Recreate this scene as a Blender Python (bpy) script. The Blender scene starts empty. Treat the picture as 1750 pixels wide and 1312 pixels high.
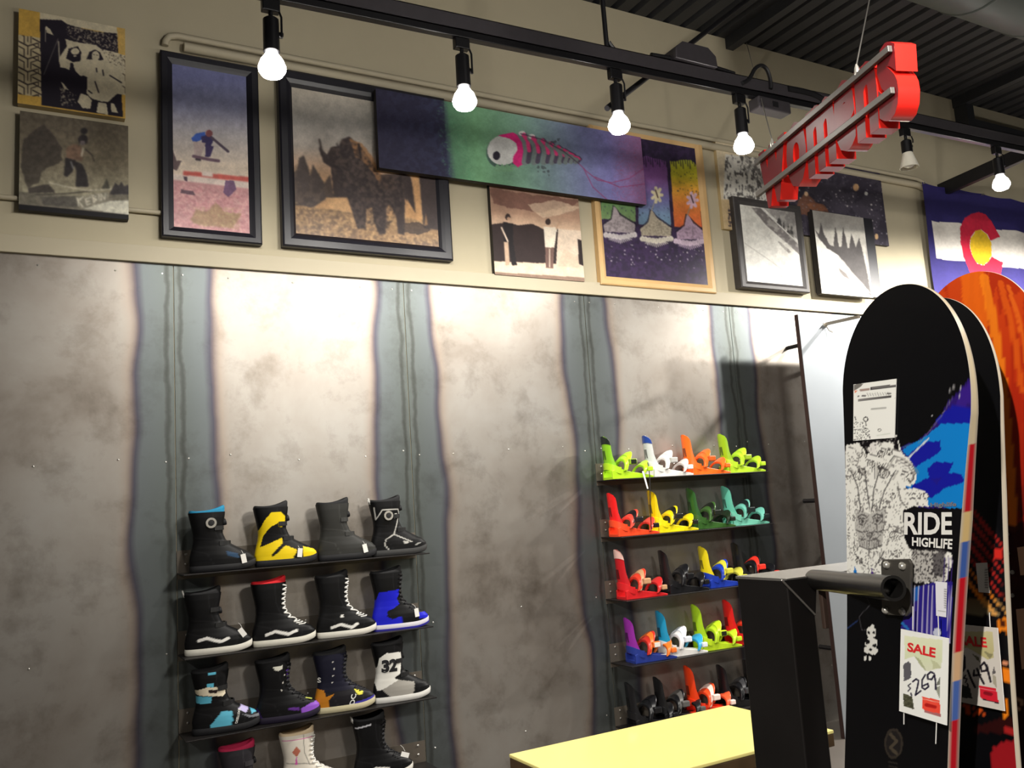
import bpy, math, random
import numpy as np
from mathutils import Vector, Matrix
random.seed(7)
scene = bpy.context.scene
COL = scene.collection
# ------------------------------------------------------------------ camera
FPX, YAW, PITCH, ROLL = 1496.54, 0.5150, 0.1378, -0.0650
CAM = np.array([-0.6462, -4.4723, 1.6])
_f = np.array([math.sin(YAW)*math.cos(PITCH), math.cos(YAW)*math.cos(PITCH), math.sin(PITCH)])
_r0 = np.array([math.cos(YAW), -math.sin(YAW), 0.0]); _u0 = np.cross(_r0, _f)
_r = _r0*math.cos(ROLL)+_u0*math.sin(ROLL); _u = -_r0*math.sin(ROLL)+_u0*math.cos(ROLL)
cd = bpy.data.cameras.new('camera'); cam = bpy.data.objects.new('camera', cd); COL.objects.link(cam)
cd.sensor_width = 36.0; cd.lens = FPX/1750*36.0; cd.clip_start = 0.05; cd.clip_end = 100
M = Matrix(((_r[0], _u[0], -_f[0], CAM[0]), (_r[1], _u[1], -_f[1], CAM[1]), (_r[2], _u[2], -_f[2], CAM[2]), (0, 0, 0, 1)))
cam.matrix_world = M
scene.camera = cam
# ------------------------------------------------------------------ world, exposure
world = bpy.data.worlds.new('World'); scene.world = world; world.use_nodes = True
bg = world.node_tree.nodes['Background']; bg.inputs[0].default_value = (1.0, 0.95, 0.86, 1); bg.inputs[1].default_value = 0.055
scene.view_settings.view_transform = 'Standard'; scene.view_settings.look = 'None'
scene.view_settings.gamma = 1.0; scene.view_settings.use_curve_mapping = False
scene.view_settings.exposure = 0.30
LAMP_W = 190.0          # spot power of each track lamp that is on

# ------------------------------------------------------------------ survey helpers (photo point -> place)
def ray(u, v): return _r*(u-875)/FPX - _u*(v-656)/FPX + _f
def hitY(u, v, Y): d = ray(u, v); return CAM + d*((Y-CAM[1])/d[1])
def hitZ(u, v, z): d = ray(u, v); return CAM + d*((z-CAM[2])/d[2])
def hitD(u, v, t): return CAM + ray(u, v)*t
def hitP(u, v, O, n): d = ray(u, v); return CAM + d*(np.dot(np.asarray(O)-CAM, n)/np.dot(d, n))
def proj(X):
    d = np.asarray(X)-CAM; w = d@_f
    return 875+FPX*(d@_r)/w, 656-FPX*(d@_u)/w

# ------------------------------------------------------------------ materials
def lin(c):
    c = np.asarray(c, float)/255.0
    return np.where(c <= 0.04045, c/12.92, ((c+0.055)/1.055)**2.4)
def L4(c): return tuple(float(x) for x in lin(c))+(1.0,)
MATS = {}
def new_mat(name):
    m = bpy.data.materials.new(name); m.use_nodes = True
    nt = m.node_tree; return m, nt, nt.nodes['Principled BSDF']
def N(nt, t, **k):
    n = nt.nodes.new(t)
    for a, b in k.items(): setattr(n, a, b)
    return n
def mat(name, rgb, rough=0.5, metal=0.0, vary=0.08, scale=30.0, bump=0.0, spec=0.5, coat=0.0):
    if name in MATS: return MATS[name]
    m, nt, b = new_mat(name)
    tc = N(nt, 'ShaderNodeTexCoord'); no = N(nt, 'ShaderNodeTexNoise'); no.inputs['Scale'].default_value = scale
    no.inputs['Detail'].default_value = 4
    nt.links.new(tc.outputs['Object'], no.inputs['Vector'])
    mx = N(nt, 'ShaderNodeMix', data_type='RGBA')
    c = lin(rgb); lo = np.clip(c*(1-vary), 0, 1); hi = np.clip(c*(1+vary)+vary*0.01, 0, 1)
    mx.inputs['A'].default_value = (*lo, 1); mx.inputs['B'].default_value = (*hi, 1)
    nt.links.new(no.outputs['Fac'], mx.inputs['Factor']); nt.links.new(mx.outputs['Result'], b.inputs['Base Color'])
    b.inputs['Roughness'].default_value = rough; b.inputs['Metallic'].default_value = metal
    b.inputs['Specular IOR Level'].default_value = spec; b.inputs['Coat Weight'].default_value = coat
    if bump:
        bp = N(nt, 'ShaderNodeBump'); bp.inputs['Strength'].default_value = bump; bp.inputs['Distance'].default_value = 0.002
        nt.links.new(no.outputs['Fac'], bp.inputs['Height']); nt.links.new(bp.outputs['Normal'], b.inputs['Normal'])
    MATS[name] = m; return m
def mat_print(name, rough=0.55, coat=0.0, bump=0.0, bscale=300):
    if name in MATS: return MATS[name]
    m, nt, b = new_mat(name)
    a = N(nt, 'ShaderNodeAttribute', attribute_name='Col'); nt.links.new(a.outputs['Color'], b.inputs['Base Color'])
    b.inputs['Roughness'].default_value = rough; b.inputs['Coat Weight'].default_value = coat; b.inputs['Specular IOR Level'].default_value = 0.25
    if bump:
        no = N(nt, 'ShaderNodeTexNoise'); no.inputs['Scale'].default_value = bscale
        tc = N(nt, 'ShaderNodeTexCoord'); nt.links.new(tc.outputs['Object'], no.inputs['Vector'])
        bp = N(nt, 'ShaderNodeBump'); bp.inputs['Strength'].default_value = bump; bp.inputs['Distance'].default_value = 0.001
        nt.links.new(no.outputs['Fac'], bp.inputs['Height']); nt.links.new(bp.outputs['Normal'], b.inputs['Normal'])
    MATS[name] = m; return m
def mat_emit(name, rgb, s):
    m, nt, b = new_mat(name); b.inputs['Base Color'].default_value = L4(rgb)
    b.inputs['Emission Color'].default_value = L4(rgb); b.inputs['Emission Strength'].default_value = s
    MATS[name] = m; return m
def math_node(nt, op, a, b=None, c=None):
    n = N(nt, 'ShaderNodeMath', operation=op)
    for i, x in enumerate((a, b, c)):
        if x is None: continue
        if isinstance(x, (int, float)): n.inputs[i].default_value = x
        else: nt.links.new(x, n.inputs[i])
    return n.outputs[0]
def mat_steel(name, seams=True, x0=0.0, pitch=1.22, tint=1.0):
    """hot-rolled sheet steel: taupe, blotchy, blue heat bands either side of every vertical joint"""
    m, nt, b = new_mat(name); tc = N(nt, 'ShaderNodeTexCoord'); lk = nt.links.new
    def noise(scale, detail=5, dist=0.0, sx=1, sz=1, rough=0.6):
        mp = N(nt, 'ShaderNodeMapping'); mp.inputs['Scale'].default_value = (sx, 1, sz); lk(tc.outputs['Object'], mp.inputs['Vector'])
        n = N(nt, 'ShaderNodeTexNoise'); n.inputs['Scale'].default_value = scale; n.inputs['Detail'].default_value = detail
        n.inputs['Distortion'].default_value = dist; n.inputs['Roughness'].default_value = rough
        lk(mp.outputs[0], n.inputs['Vector']); return n.outputs['Fac']
    def ramp(fac, stops):
        r = N(nt, 'ShaderNodeValToRGB'); e = r.color_ramp.elements
        while len(e) < len(stops): e.new(0.5)
        for el, (p, c) in zip(e, stops): el.position = p; el.color = L4(c) if len(c) == 3 else c
        lk(fac, r.inputs['Fac']); return r.outputs['Color']
    blot = noise(1.3, 6, 0.25)
    base = ramp(blot, [(0.28, (138, 128, 116)), (0.45, (172, 164, 153)), (0.58, (182, 176, 166)), (0.74, (190, 186, 178))])
    fine = noise(4.0, 8, 0.15, rough=0.68)
    dirt = ramp(fine, [(0.30, (150, 138, 124)), (0.50, (255, 255, 255))])
    mu = N(nt, 'ShaderNodeMix', data_type='RGBA', blend_type='MULTIPLY'); mu.inputs['Factor'].default_value = 0.45
    lk(base, mu.inputs['A']); lk(dirt, mu.inputs['B']); col = mu.outputs['Result']
    if seams:
        sx = N(nt, 'ShaderNodeSeparateXYZ'); lk(tc.outputs['Object'], sx.inputs[0])
        w1 = noise(0.9, 2, 0.0, 1.6, 1.0); w2 = noise(7.0, 4)
        xx = math_node(nt, 'DIVIDE', math_node(nt, 'SUBTRACT', sx.outputs['X'], x0), pitch)
        fr = math_node(nt, 'SUBTRACT', xx, math_node(nt, 'ROUND', xx))
        d = math_node(nt, 'MULTIPLY', math_node(nt, 'ABSOLUTE', fr), pitch)
        dj = math_node(nt, 'ADD', d, math_node(nt, 'MULTIPLY', math_node(nt, 'SUBTRACT', w1, 0.5), 0.21))
        dj = math_node(nt, 'ADD', dj, math_node(nt, 'MULTIPLY', math_node(nt, 'SUBTRACT', w2, 0.5), 0.012))
        q = math_node(nt, 'MULTIPLY', dj, 2.0)      # 0..0.5 m -> 0..1
        band = ramp(q, [(0.0, (108, 114, 110)), (0.28, (116, 122, 122)), (0.34, (92, 90, 100)), (0.37, (122, 110, 108)), (0.43, (172, 156, 140)), (0.52, (182, 173, 160))])
        mask = ramp(q, [(0.36, (1, 1, 1, 1)), (0.52, (0, 0, 0, 1))])
        mx = N(nt, 'ShaderNodeMix', data_type='RGBA'); lk(mask, mx.inputs['Factor']); lk(col, mx.inputs['A'])
        bm = N(nt, 'ShaderNodeMix', data_type='RGBA', blend_type='MULTIPLY'); bm.inputs['Factor'].default_value = 0.35
        lk(band, bm.inputs['A']); lk(dirt, bm.inputs['B']); lk(bm.outputs['Result'], mx.inputs['B']); col = mx.outputs['Result']
        # grimy wandering line beside the joint
        dl = math_node(nt, 'ADD', fr, math_node(nt, 'MULTIPLY', math_node(nt, 'SUBTRACT', noise(3.4, 5), 0.5), 0.06))
        dl = math_node(nt, 'MULTIPLY', math_node(nt, 'ABSOLUTE', math_node(nt, 'SUBTRACT', math_node(nt, 'ABSOLUTE', dl), 0.026)), 12.0)
        ln = ramp(dl, [(0.0, (112, 102, 92)), (0.07, (170, 160, 148)), (0.16, (255, 255, 255))])
        m3 = N(nt, 'ShaderNodeMix', data_type='RGBA', blend_type='MULTIPLY'); m3.inputs['Factor'].default_value = 0.5
        lk(col, m3.inputs['A']); lk(ln, m3.inputs['B']); col = m3.outputs['Result']
    if tint != 1.0:
        m4 = N(nt, 'ShaderNodeMix', data_type='RGBA', blend_type='MULTIPLY'); m4.inputs['Factor'].default_value = 1
        lk(col, m4.inputs['A']); m4.inputs['B'].default_value = (tint, tint, tint*1.03, 1); col = m4.outputs['Result']
    lk(col, b.inputs['Base Color'])
    b.inputs['Metallic'].default_value = 0.88
    rr = N(nt, 'ShaderNodeMapRange'); lk(fine, rr.inputs['Value']); rr.inputs['To Min'].default_value = 0.44; rr.inputs['To Max'].default_value = 0.54
    lk(rr.outputs[0], b.inputs['Roughness'])
    bp = N(nt, 'ShaderNodeBump'); bp.inputs['Strength'].default_value = 0.05; bp.inputs['Distance'].default_value = 0.003
    lk(blot, bp.inputs['Height']); lk(bp.outputs[0], b.inputs['Normal'])
    MATS[name] = m; return m

# ------------------------------------------------------------------ mesh helpers
class MB:
    def __init__(s): s.v = []; s.f = []
    def add(s, vs, fs):
        o = len(s.v); s.v += [tuple(map(float, p)) for p in vs]; s.f += [tuple(i+o for i in f) for f in fs]; return s
    def box(s, x0, x1, y0, y1, z0, z1):
        return s.add([(x0, y0, z0), (x1, y0, z0), (x1, y1, z0), (x0, y1, z0), (x0, y0, z1), (x1, y0, z1), (x1, y1, z1), (x0, y1, z1)],
                     [(3, 2, 1, 0), (4, 5, 6, 7), (0, 1, 5, 4), (1, 2, 6, 5), (2, 3, 7, 6), (3, 0, 4, 7)])
    def rings(s, R, cap=True, closed=False):
        n = len(R[0]); vs = [p for r in R for p in r]; fs = []
        m = len(R)
        for i in range(m if closed else m-1):
            a, b = i*n, ((i+1) % m)*n
            for j in range(n): k = (j+1) % n; fs.append((a+j, a+k, b+k, b+j))
        if cap and not closed: fs.append(tuple(range(n-1, -1, -1))); fs.append(tuple(range((m-1)*n, m*n)))
        return s.add(vs, fs)
    def tube(s, pts, r, n=8, cap=True):
        pts = [Vector(p) for p in pts]; R = []; up = None
        for i, p in enumerate(pts):
            t = (pts[min(i+1, len(pts)-1)]-pts[max(i-1, 0)]).normalized()
            if up is None: up = Vector((0, 0, 1)) if abs(t.z) < 0.9 else Vector((1, 0, 0))
            a = t.cross(up).normalized(); b = a.cross(t).normalized(); up = b
            rr = r[i] if isinstance(r, (list, tuple)) else r
            R.append([p+a*rr*math.cos(2*math.pi*k/n)+b*rr*math.sin(2*math.pi*k/n) for k in range(n)])
        return s.rings(R, cap)
    def bar(s, p, q, w, h, up=(0, 0, 1)):
        p, q = Vector(p), Vector(q); t = (q-p).normalized(); a = t.cross(Vector(up)).normalized(); b = a.cross(t).normalized()
        R = [[c+a*w/2*i+b*h/2*j for i, j in ((-1, -1), (1, -1), (1, 1), (-1, 1))] for c in (p, q)]
        return s.rings(R)
    def lathe(s, prof, c=(0, 0, 0), ax=(0, 0, 1), n=20):
        ax = Vector(ax).normalized(); a = ax.orthogonal().normalized(); b = ax.cross(a); c = Vector(c)
        return s.rings([[c+ax*h+(a*math.cos(2*math.pi*k/n)+b*math.sin(2*math.pi*k/n))*max(r, 1e-4) for k in range(n)] for r, h in prof])
    def prism(s, poly, fn, a, b):
        return s.rings([[fn(p, q, a) for p, q in poly], [fn(p, q, b) for p, q in poly]])
    def build(s, name, m, parent=None, smooth=False, bevel=0.0, off=None):
        me = bpy.data.meshes.new(name)
        if off is None: off = tuple(parent.location) if (parent is not None and parent.get('_w')) else (0, 0, 0)
        me.from_pydata([(x-off[0], y-off[1], z-off[2]) for x, y, z in s.v], [], s.f); me.update()
        fix_normals(me)
        if smooth:
            for p in me.polygons: p.use_smooth = True
        o = bpy.data.objects.new(name, me); COL.objects.link(o)
        if m: me.materials.append(m)
        if parent is not None: o.parent = parent
        if bevel:
            md = o.modifiers.new('bevel', 'BEVEL'); md.width = bevel; md.segments = 2; md.limit_method = 'ANGLE'; md.angle_limit = 0.7
        if smooth: me.set_sharp_from_angle(angle=0.8)
        return o
import bmesh
def fix_normals(me):
    bm = bmesh.new(); bm.from_mesh(me); bmesh.ops.recalc_face_normals(bm, faces=bm.faces); bm.to_mesh(me); bm.free()
def thing(name, label, cat, loc=(0, 0, 0), rz=0.0, group=None, world=True):
    o = bpy.data.objects.new(name, None); COL.objects.link(o); o.empty_display_size = 0.05
    o.location = [float(x) for x in loc]; o.rotation_euler = (0, 0, rz)
    o['label'] = label; o['category'] = cat
    if world: o['_w'] = 1         # children given in world coordinates
    if group: o['group'] = group
    return o
def tag(o, label, cat, group=None):
    o['label'] = label; o['category'] = cat
    if group: o['group'] = group
    return o
def struct(o): o['kind'] = 'structure'; return o
def place(o, loc, parent=None):
    o.location = [float(x) for x in loc]; return o

# text -> flat mesh data normalised to the unit square
def text_data(s, bold=0.0, shear=0.0, extrude=0.0):
    c = bpy.data.curves.new('t', 'FONT'); c.body = s; c.offset = bold; c.shear = shear; c.extrude = extrude; c.resolution_u = 3
    o = bpy.data.objects.new('t', c); COL.objects.link(o)
    dg = bpy.context.evaluated_depsgraph_get(); dg.update()
    me = o.evaluated_get(dg).to_mesh()
    v = np.array([tuple(p.co) for p in me.vertices]); f = [tuple(p.vertices) for p in me.polygons]
    o.evaluated_get(dg).to_mesh_clear()
    bpy.data.objects.remove(o); bpy.data.curves.remove(c)
    return v, f
def text_quad(s, quad, plane, off, name, m, parent, bold=0.0, view=(0, 0, 1)):
    """flat lettering on a plane: quad TL,TR,BR,BL are where its corners lie"""
    v, f = text_data(s, bold); mn, mx = v.min(0), v.max(0); w = (v-mn)/np.maximum(mx-mn, 1e-6)
    q = [np.array((view[0]+a/view[2], view[1]+b/view[2])) for a, b in quad]
    O, n = np.asarray(plane[0]), np.asarray(plane[1])
    mb = MB(); vs = []
    for a, b, _ in w:
        b = 1-b; px = (q[0]*(1-a)+q[1]*a)*(1-b)+(q[3]*(1-a)+q[2]*a)*b
        vs.append(hitP(px[0], px[1], O+n*off, n))
    mb.add(vs, f); return mb.build(name, m, parent)

# ------------------------------------------------------------------ printed pictures: colours stored on a fine grid of points
_T = np.random.RandomState(3).rand(256, 256)
def vnoise(x, y, s=0):
    xi, yi = np.floor(x).astype(int), np.floor(y).astype(int); fx, fy = x-xi, y-yi
    fx = fx*fx*(3-2*fx); fy = fy*fy*(3-2*fy); xi = xi+s*37; yi = yi+s*91
    g = lambda a, b: _T[a % 256, b % 256]
    return (g(xi, yi)*(1-fx)+g(xi+1, yi)*fx)*(1-fy)+(g(xi, yi+1)*(1-fx)+g(xi+1, yi+1)*fx)*fy
def fbm(x, y, s=0, o=4):
    t = 0; a = 0.5; n = 0
    for i in range(o): t = t+a*vnoise(x, y, s+i); n += a; a *= 0.55; x = x*2.03; y = y*2.03
    return t/n
def inpoly(X, Y, pts):
    m = np.zeros(X.shape, bool); n = len(pts); j = n-1
    for i in range(n):
        xi, yi = pts[i]; xj, yj = pts[j]
        if yi != yj: m ^= ((yi > Y) != (yj > Y)) & (X < (xj-xi)*(Y-yi)/(yj-yi)+xi)
        j = i
    return m
def segdist(X, Y, pts):
    d = np.full(X.shape, 1e9)
    for (a, b), (c, e) in zip(pts[:-1], pts[1:]):
        dx, dy = c-a, e-b; t = np.clip(((X-a)*dx+(Y-b)*dy)/(dx*dx+dy*dy+1e-9), 0, 1)
        d = np.minimum(d, np.hypot(X-a-t*dx, Y-b-t*dy))
    return d
class Art:
    """2-D drawing on a grid; X, Y hold the drawing coordinates of every grid point"""
    def __init__(s, X, Y, base):
        s.X0, s.Y0 = X, Y; s.C = np.empty(X.shape+(3,)); s.C[:] = base; s.view(0, 0, 1)
    def view(s, ox, oy, k): s.X = (s.X0-ox)*k; s.Y = (s.Y0-oy)*k; s.k = k; return s
    def put(s, mask, col, a=1.0):
        m = (mask.astype(float)*a)[..., None]; s.C = s.C*(1-m)+np.asarray(col, float)*m; return s
    def jit(s, j, sc=5.0):
        if not j: return s.X, s.Y
        return s.X+(fbm(s.X0/sc, s.Y0/sc, 11)-.5)*2*j*s.k, s.Y+(fbm(s.X0/sc, s.Y0/sc, 23)-.5)*2*j*s.k
    def poly(s, col, pts, a=1.0, j=0.0, sc=5.0): X, Y = s.jit(j, sc); return s.put(inpoly(X, Y, pts), col, a)
    def line(s, col, w, pts, a=1.0, j=0.0): X, Y = s.jit(j); return s.put(np.clip((w/2-segdist(X, Y, pts))/(0.8*s.k)+.5, 0, 1), col, a)
    def ell(s, col, cx, cy, rx, ry, a=1.0, j=0.0): X, Y = s.jit(j); return s.put(((X-cx)/rx)**2+((Y-cy)/ry)**2 < 1, col, a)
    def ring(s, col, cx, cy, r, w, a=1.0): return s.put(np.abs(np.hypot(s.X-cx, s.Y-cy)-r) < w/2, col, a)
    def grad(s, stops, axis='y', pts=None, a=1.0, skew=0.0):
        t = s.Y+skew*s.X if axis == 'y' else s.X+skew*s.Y; ps = [p for p, _ in stops]
        c = np.stack([np.interp(t, ps, [q[i] for _, q in stops]) for i in range(3)], -1)
        m = (np.ones(s.X.shape) if pts is None else inpoly(s.X, s.Y, pts).astype(float))[..., None]*a
        s.C = s.C*(1-m)+c*m; return s
    def speck(s, col, sc, thr, pts=None, a=1.0, seed=0, sy=1.0):
        m = fbm(s.X0/sc, s.Y0/sc/sy, seed) > thr
        if pts is not None: m &= inpoly(s.X, s.Y, pts)
        return s.put(m, col, a)
    def veins(s, col, sc, w, pts=None, a=1.0, seed=0, sy=1.0):
        m = np.abs(fbm(s.X0/sc, s.Y0/sc/sy, seed, 3)-.5) < w
        if pts is not None: m &= inpoly(s.X, s.Y, pts)
        return s.put(m, col, a)
    def blur(s, r=1):
        for _ in range(r):
            for ax in (0, 1):
                P = np.concatenate([s.C.take([0], ax), s.C, s.C.take([-1], ax)], ax); n = s.C.shape[ax]
                s.C = (P.take(range(0, n), ax)+2*P.take(range(1, n+1), ax)+P.take(range(2, n+2), ax))/4
        return s
    def mottle(s, amp, sc, seed=9, pts=None):
        f = (fbm(s.X0/sc, s.Y0/sc, seed, 4)-.5)*2*amp
        if pts is not None: f = f*inpoly(s.X, s.Y, pts)
        s.C = s.C*(1+f)[..., None]; return s
    def grain(s, amp, sc=2.0, seed=5):
        s.C = s.C*(1+(fbm(s.X0/sc, s.Y0/sc, seed, 2)-.5)[..., None]*2*amp); return s
    def dots(s, col, n, r, pts, seed=1, a=1.0):
        rs = np.random.RandomState(seed); p = np.array(pts); lo, hi = p.min(0), p.max(0)
        for _ in range(n):
            x, y = lo+(hi-lo)*rs.rand(2)
            if inpoly(np.array([x]), np.array([y]), pts)[0]: s.ell(col, x, y, r*(.5+rs.rand()), r*(.5+rs.rand()), a)
        return s
def grid_mesh(name, W, C, m, parent=None, smooth=True, wrap=False):
    ny, nx = W.shape[:2]; me = bpy.data.meshes.new(name)
    off = np.array(parent.location) if (parent is not None and parent.get('_w')) else np.zeros(3)
    V = (W.reshape(-1, 3)-off).astype(np.float32)
    idx = np.arange(ny*nx).reshape(ny, nx)
    if wrap: idx = np.concatenate([idx, idx[:, :1]], 1)
    F = np.stack([idx[:-1, :-1], idx[1:, :-1], idx[1:, 1:], idx[:-1, 1:]], -1).reshape(-1, 4)
    me.vertices.add(len(V)); me.vertices.foreach_set('co', V.ravel())
    me.loops.add(F.size); me.loops.foreach_set('vertex_index', F.ravel().astype(np.int32))
    me.polygons.add(len(F)); me.polygons.foreach_set('loop_start', np.arange(0, F.size, 4, dtype=np.int32))
    me.update(calc_edges=True); me.validate()
    if C is not None:
        at = me.color_attributes.new('Col', 'FLOAT_COLOR', 'POINT')
        c = np.ones((ny*nx, 4), np.float32); c[:, :3] = lin(np.clip(C.reshape(-1, 3), 0, 255)); at.data.foreach_set('color', c.ravel())
    if smooth: me.polygons.foreach_set('use_smooth', np.ones(len(F), bool))
    o = bpy.data.objects.new(name, me); COL.objects.link(o); me.materials.append(m)
    if parent is not None: o.parent = parent
    return o
def flat_grid(TL, TR, BL, nx, ny):
    TL, TR, BL = map(np.asarray, (TL, TR, BL)); a = np.linspace(0, 1, nx)[None, :, None]; b = np.linspace(0, 1, ny)[:, None, None]
    return TL+(TR-TL)*a+(BL-TL)*b

# ================================================================== THE ROOM
m_paint = mat('wall_paint', (186, 176, 150), 0.75, vary=0.05, scale=8, bump=0.05)
m_trimp = mat('trim_paint', (186, 176, 152), 0.6, vary=0.04, scale=8)
m_deck = mat('deck_paint', (42, 43, 47), 0.55, vary=0.25, scale=5)
m_black = mat('black_metal', (24, 23, 26), 0.45, metal=0.3, vary=0.2)
m_track = mat('track_metal', (72, 68, 72), 0.4, metal=0.5, vary=0.15)
m_floor = mat('floor_concrete', (78, 72, 66), 0.5, vary=0.25, scale=3)
XL, XR, YF, ZC = -5.0, 11.0, -8.0, 4.94
wall = struct(MB().box(XL, XR, 0.0, 0.12, 0, ZC).build('wall_back', m_paint))
struct(MB().box(XL, XR, YF, 0.0, -0.1, 0.0).build('floor', m_floor))
# corrugated steel deck: ribs run away from the wall
mb = MB(); pr = []; x = XL; p = 0.152
while x < XR:
    pr += [(x, 0.0), (x+0.095, 0.0), (x+0.112, 0.038), (x+0.135, 0.038)]; x += p
n = len(pr); ring = [(a, ZC+b) for a, b in pr]
mb.add([(a, 0.12, b) for a, b in ring]+[(a, YF, b) for a, b in ring], [(i, i+1, n+i+1, n+i) for i in range(n-1)])
struct(mb.build('ceiling', m_deck))
# steel cladding, one sheet per 1.22 m
m_steel = mat_steel('hot_rolled_steel', tint=0.84); m_screw = mat('screw_zinc', (215, 212, 205), 0.3, metal=0.9)
STOP = 2.886; PITCH_S = 1.22; k0, k1 = -4, 9
for k in range(k0, k1):
    MB().box(k*PITCH_S+0.0022, (k+1)*PITCH_S-0.0022, -0.006, -0.0005, 0.0, STOP).build('steel_panel', m_steel, wall)
    if -2 <= k <= 4:
        mb = MB()
        for xx in (0.06, 0.25, 0.61, 0.97, 1.16):
            for zz in (0.35, 1.02, 1.92, 2.84):
                if (xx in (0.25, 0.97)) and zz in (0.35, 1.02, 1.62, 2.36): continue
                jx, jz = random.uniform(-.02, .02), random.uniform(-.02, .02)
                mb.lathe([(0.0045, 0), (0.0045, 0.0012), (0.002, 0.0026)], (k*PITCH_S+xx+jx, -0.006, zz+jz if zz < 2.8 else zz), (0, -1, 0), 8)
        s = mb.build('panel_screws', m_screw, wall); s['kind'] = 'stuff'
# painted wooden strip above the sheets, conduits on the painted wall
struct(MB().box(XL, XR, -0.028, 0.0, STOP+0.001, STOP+0.085).build('trim_1', m_trimp, bevel=0.003))
def conduit(name, pts, r, m=m_trimp):
    return struct(MB().tube(pts, r, 10).build(name, m, smooth=True))
for i, (zz, r) in enumerate(((4.10, 0.017), (4.045, 0.026))):
    tail = [(5.9, -0.025, zz), (6.0, -0.025, zz-.02), (6.06, -0.025, zz-0.1), (6.06, -0.02, zz-0.25)]
    conduit('trim_%d' % (2+i), ([(-0.03, -0.02, zz-0.062), (-0.028, -0.022, zz-0.04), (-0.01, -0.025, zz-0.012), (0.03, -0.025, zz)] if i == 0 else [(0.06, -0.026, zz)])+tail, r)
conduit('trim_4', [(-4.5, -0.018, 3.15), (-0.02, -0.018, 3.146)], 0.012)
# joists under the deck
for X, nm in ((3.93, 'joist'), (6.62, 'joist'), (1.24, 'joist')):
    o = MB().box(X-0.035, X+0.035, YF, -0.002, ZC-0.085, ZC-0.001).build('ceiling_joist', m_deck); struct(o)
o = MB().box(6.66, 9.5, -0.10, -0.02, 4.66, 4.74).build('ceiling_joist', m_deck); struct(o)
o = MB().box(6.60, 6.70, -0.12, -0.002, 4.64, ZC-0.086).build('ceiling_joist', m_deck); struct(o)

# ================================================================== LIGHT TRACK
TY = -1.25
def trackz(X): return 3.6375+0.0228*(X-0.2)      # underside
m_socket = mat('lamp_black', (22, 21, 24), 0.35, metal=0.4)
m_bulb = mat_emit('lit_bulb', (255, 250, 242), 38.0)
m_shade = mat('opal_glass', (225, 220, 205), 0.3)
TX0, TX1 = -2.6, 9.4
t = thing('light_track', 'long black lighting track with strut channel crossing above the framed pictures', 'light track', (TX0, TY, trackz(TX0)))
MB().bar((TX0, TY, trackz(TX0)+0.018), (TX1, TY, trackz(TX1)+0.018), 0.036, 0.034).build('track_rail', m_socket, t, bevel=0.003)
mb = MB()
for dy in (-0.0225, 0.0225): mb.bar((TX0, TY+dy, trackz(TX0)+0.071), (TX1, TY+dy, trackz(TX1)+0.071), 0.004, 0.068)
mb.bar((TX0, TY, trackz(TX0)+0.103), (TX1, TY, trackz(TX1)+0.103), 0.049, 0.004)
mb.build('strut_channel', m_track, t)
LAMP_LABEL = ['lit track lamp with the widest glare above the skateboarder frame', 'lit track lamp hanging over the left part of the fishbone painting',
              'lit track lamp hanging over the right end of the fishbone painting', 'lit track lamp just left of the red hanging sign',
              'unlit track lamp with a white glass shade right of the red sign', 'lit track lamp above the blue flag']
lamp_px = [(465, 114), (794, 171), (1058, 213), (1271, 248), (1553, 277), (1711, 314)]
def lamp(X, y, zb, ztop, label, on=True, power=LAMP_W, aim=None, group='track lamps', cone=165, soft=0.045):
    t = thing('track_lamp', label, 'track lamp', (X, y, ztop), 0, group)
    MB().box(X-0.035, X+0.035, y-0.017, y+0.017, ztop-0.05, ztop).build('track_adapter', m_socket, t, bevel=0.004)
    st = MB(); st.tube([(X, y, ztop-0.05), (X, y, ztop-0.075)], 0.009, 8)
    st.tube([(X+0.028, y-0.02, ztop-0.052), (X+0.036, y-0.022, ztop-0.075), (X+0.036, y-0.02, zb+0.12)], 0.0045, 6)
    st.build('yoke', m_socket, t, smooth=True)
    h = MB(); h.lathe([(0.022, ztop-0.075), (0.031, ztop-0.082), (0.032, zb+0.062), (0.027, zb+0.058)], (X, y, 0), n=18); hd = h.build('lamp_head', m_socket, t, smooth=True)
    MB().lathe([(0.012, 0), (0.012, 0.018)], (X+0.028, y, (ztop+zb)/2), (1, 0, 0), 10).build('knob', m_socket, t)
    R = 0.054
    if on:
        MB().lathe([(0.022, zb+0.06), (0.026, zb+0.05), (0.044, zb+0.025), (R, zb-0.004), (R-0.002, zb-0.018), (0.040, zb-0.036), (0.016, zb-0.045), (0.001, zb-0.046)], (X, y, 0), n=20).build('bulb', m_bulb, t, smooth=True)
        ld = bpy.data.lights.new('lamp_light', 'SPOT'); ld.energy = power; ld.spot_size = math.radians(cone); ld.spot_blend = 0.75; ld.shadow_soft_size = soft
        ld.color = (1.0, 0.955, 0.88)
        lo = bpy.data.objects.new('lamp_light', ld); COL.objects.link(lo); lo.parent = t; lo.location = (0, 0, zb-0.07-ztop)
        if aim is not None: lo.rotation_euler = aim
    else:
        MB().lathe([(0.027, zb+0.06), (0.031, zb+0.05), (0.046, zb+0.0), (0.056, zb-0.035), (0.053, zb-0.037), (0.043, zb+0.0), (0.024, zb+0.05)], (X, y, 0), n=22).build('shade', m_shade, t, smooth=True)
        MB().lathe([(0.02, zb+0.05), (0.03, zb+0.0), (0.035, zb-0.02), (0.02, zb-0.03), (0.001, zb-0.032)], (X, y, 0), n=16).build('bulb', m_shade, t, smooth=True)
    return t
AIM = (math.radians(18), 0, 0)      # leaning in to the wall
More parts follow.
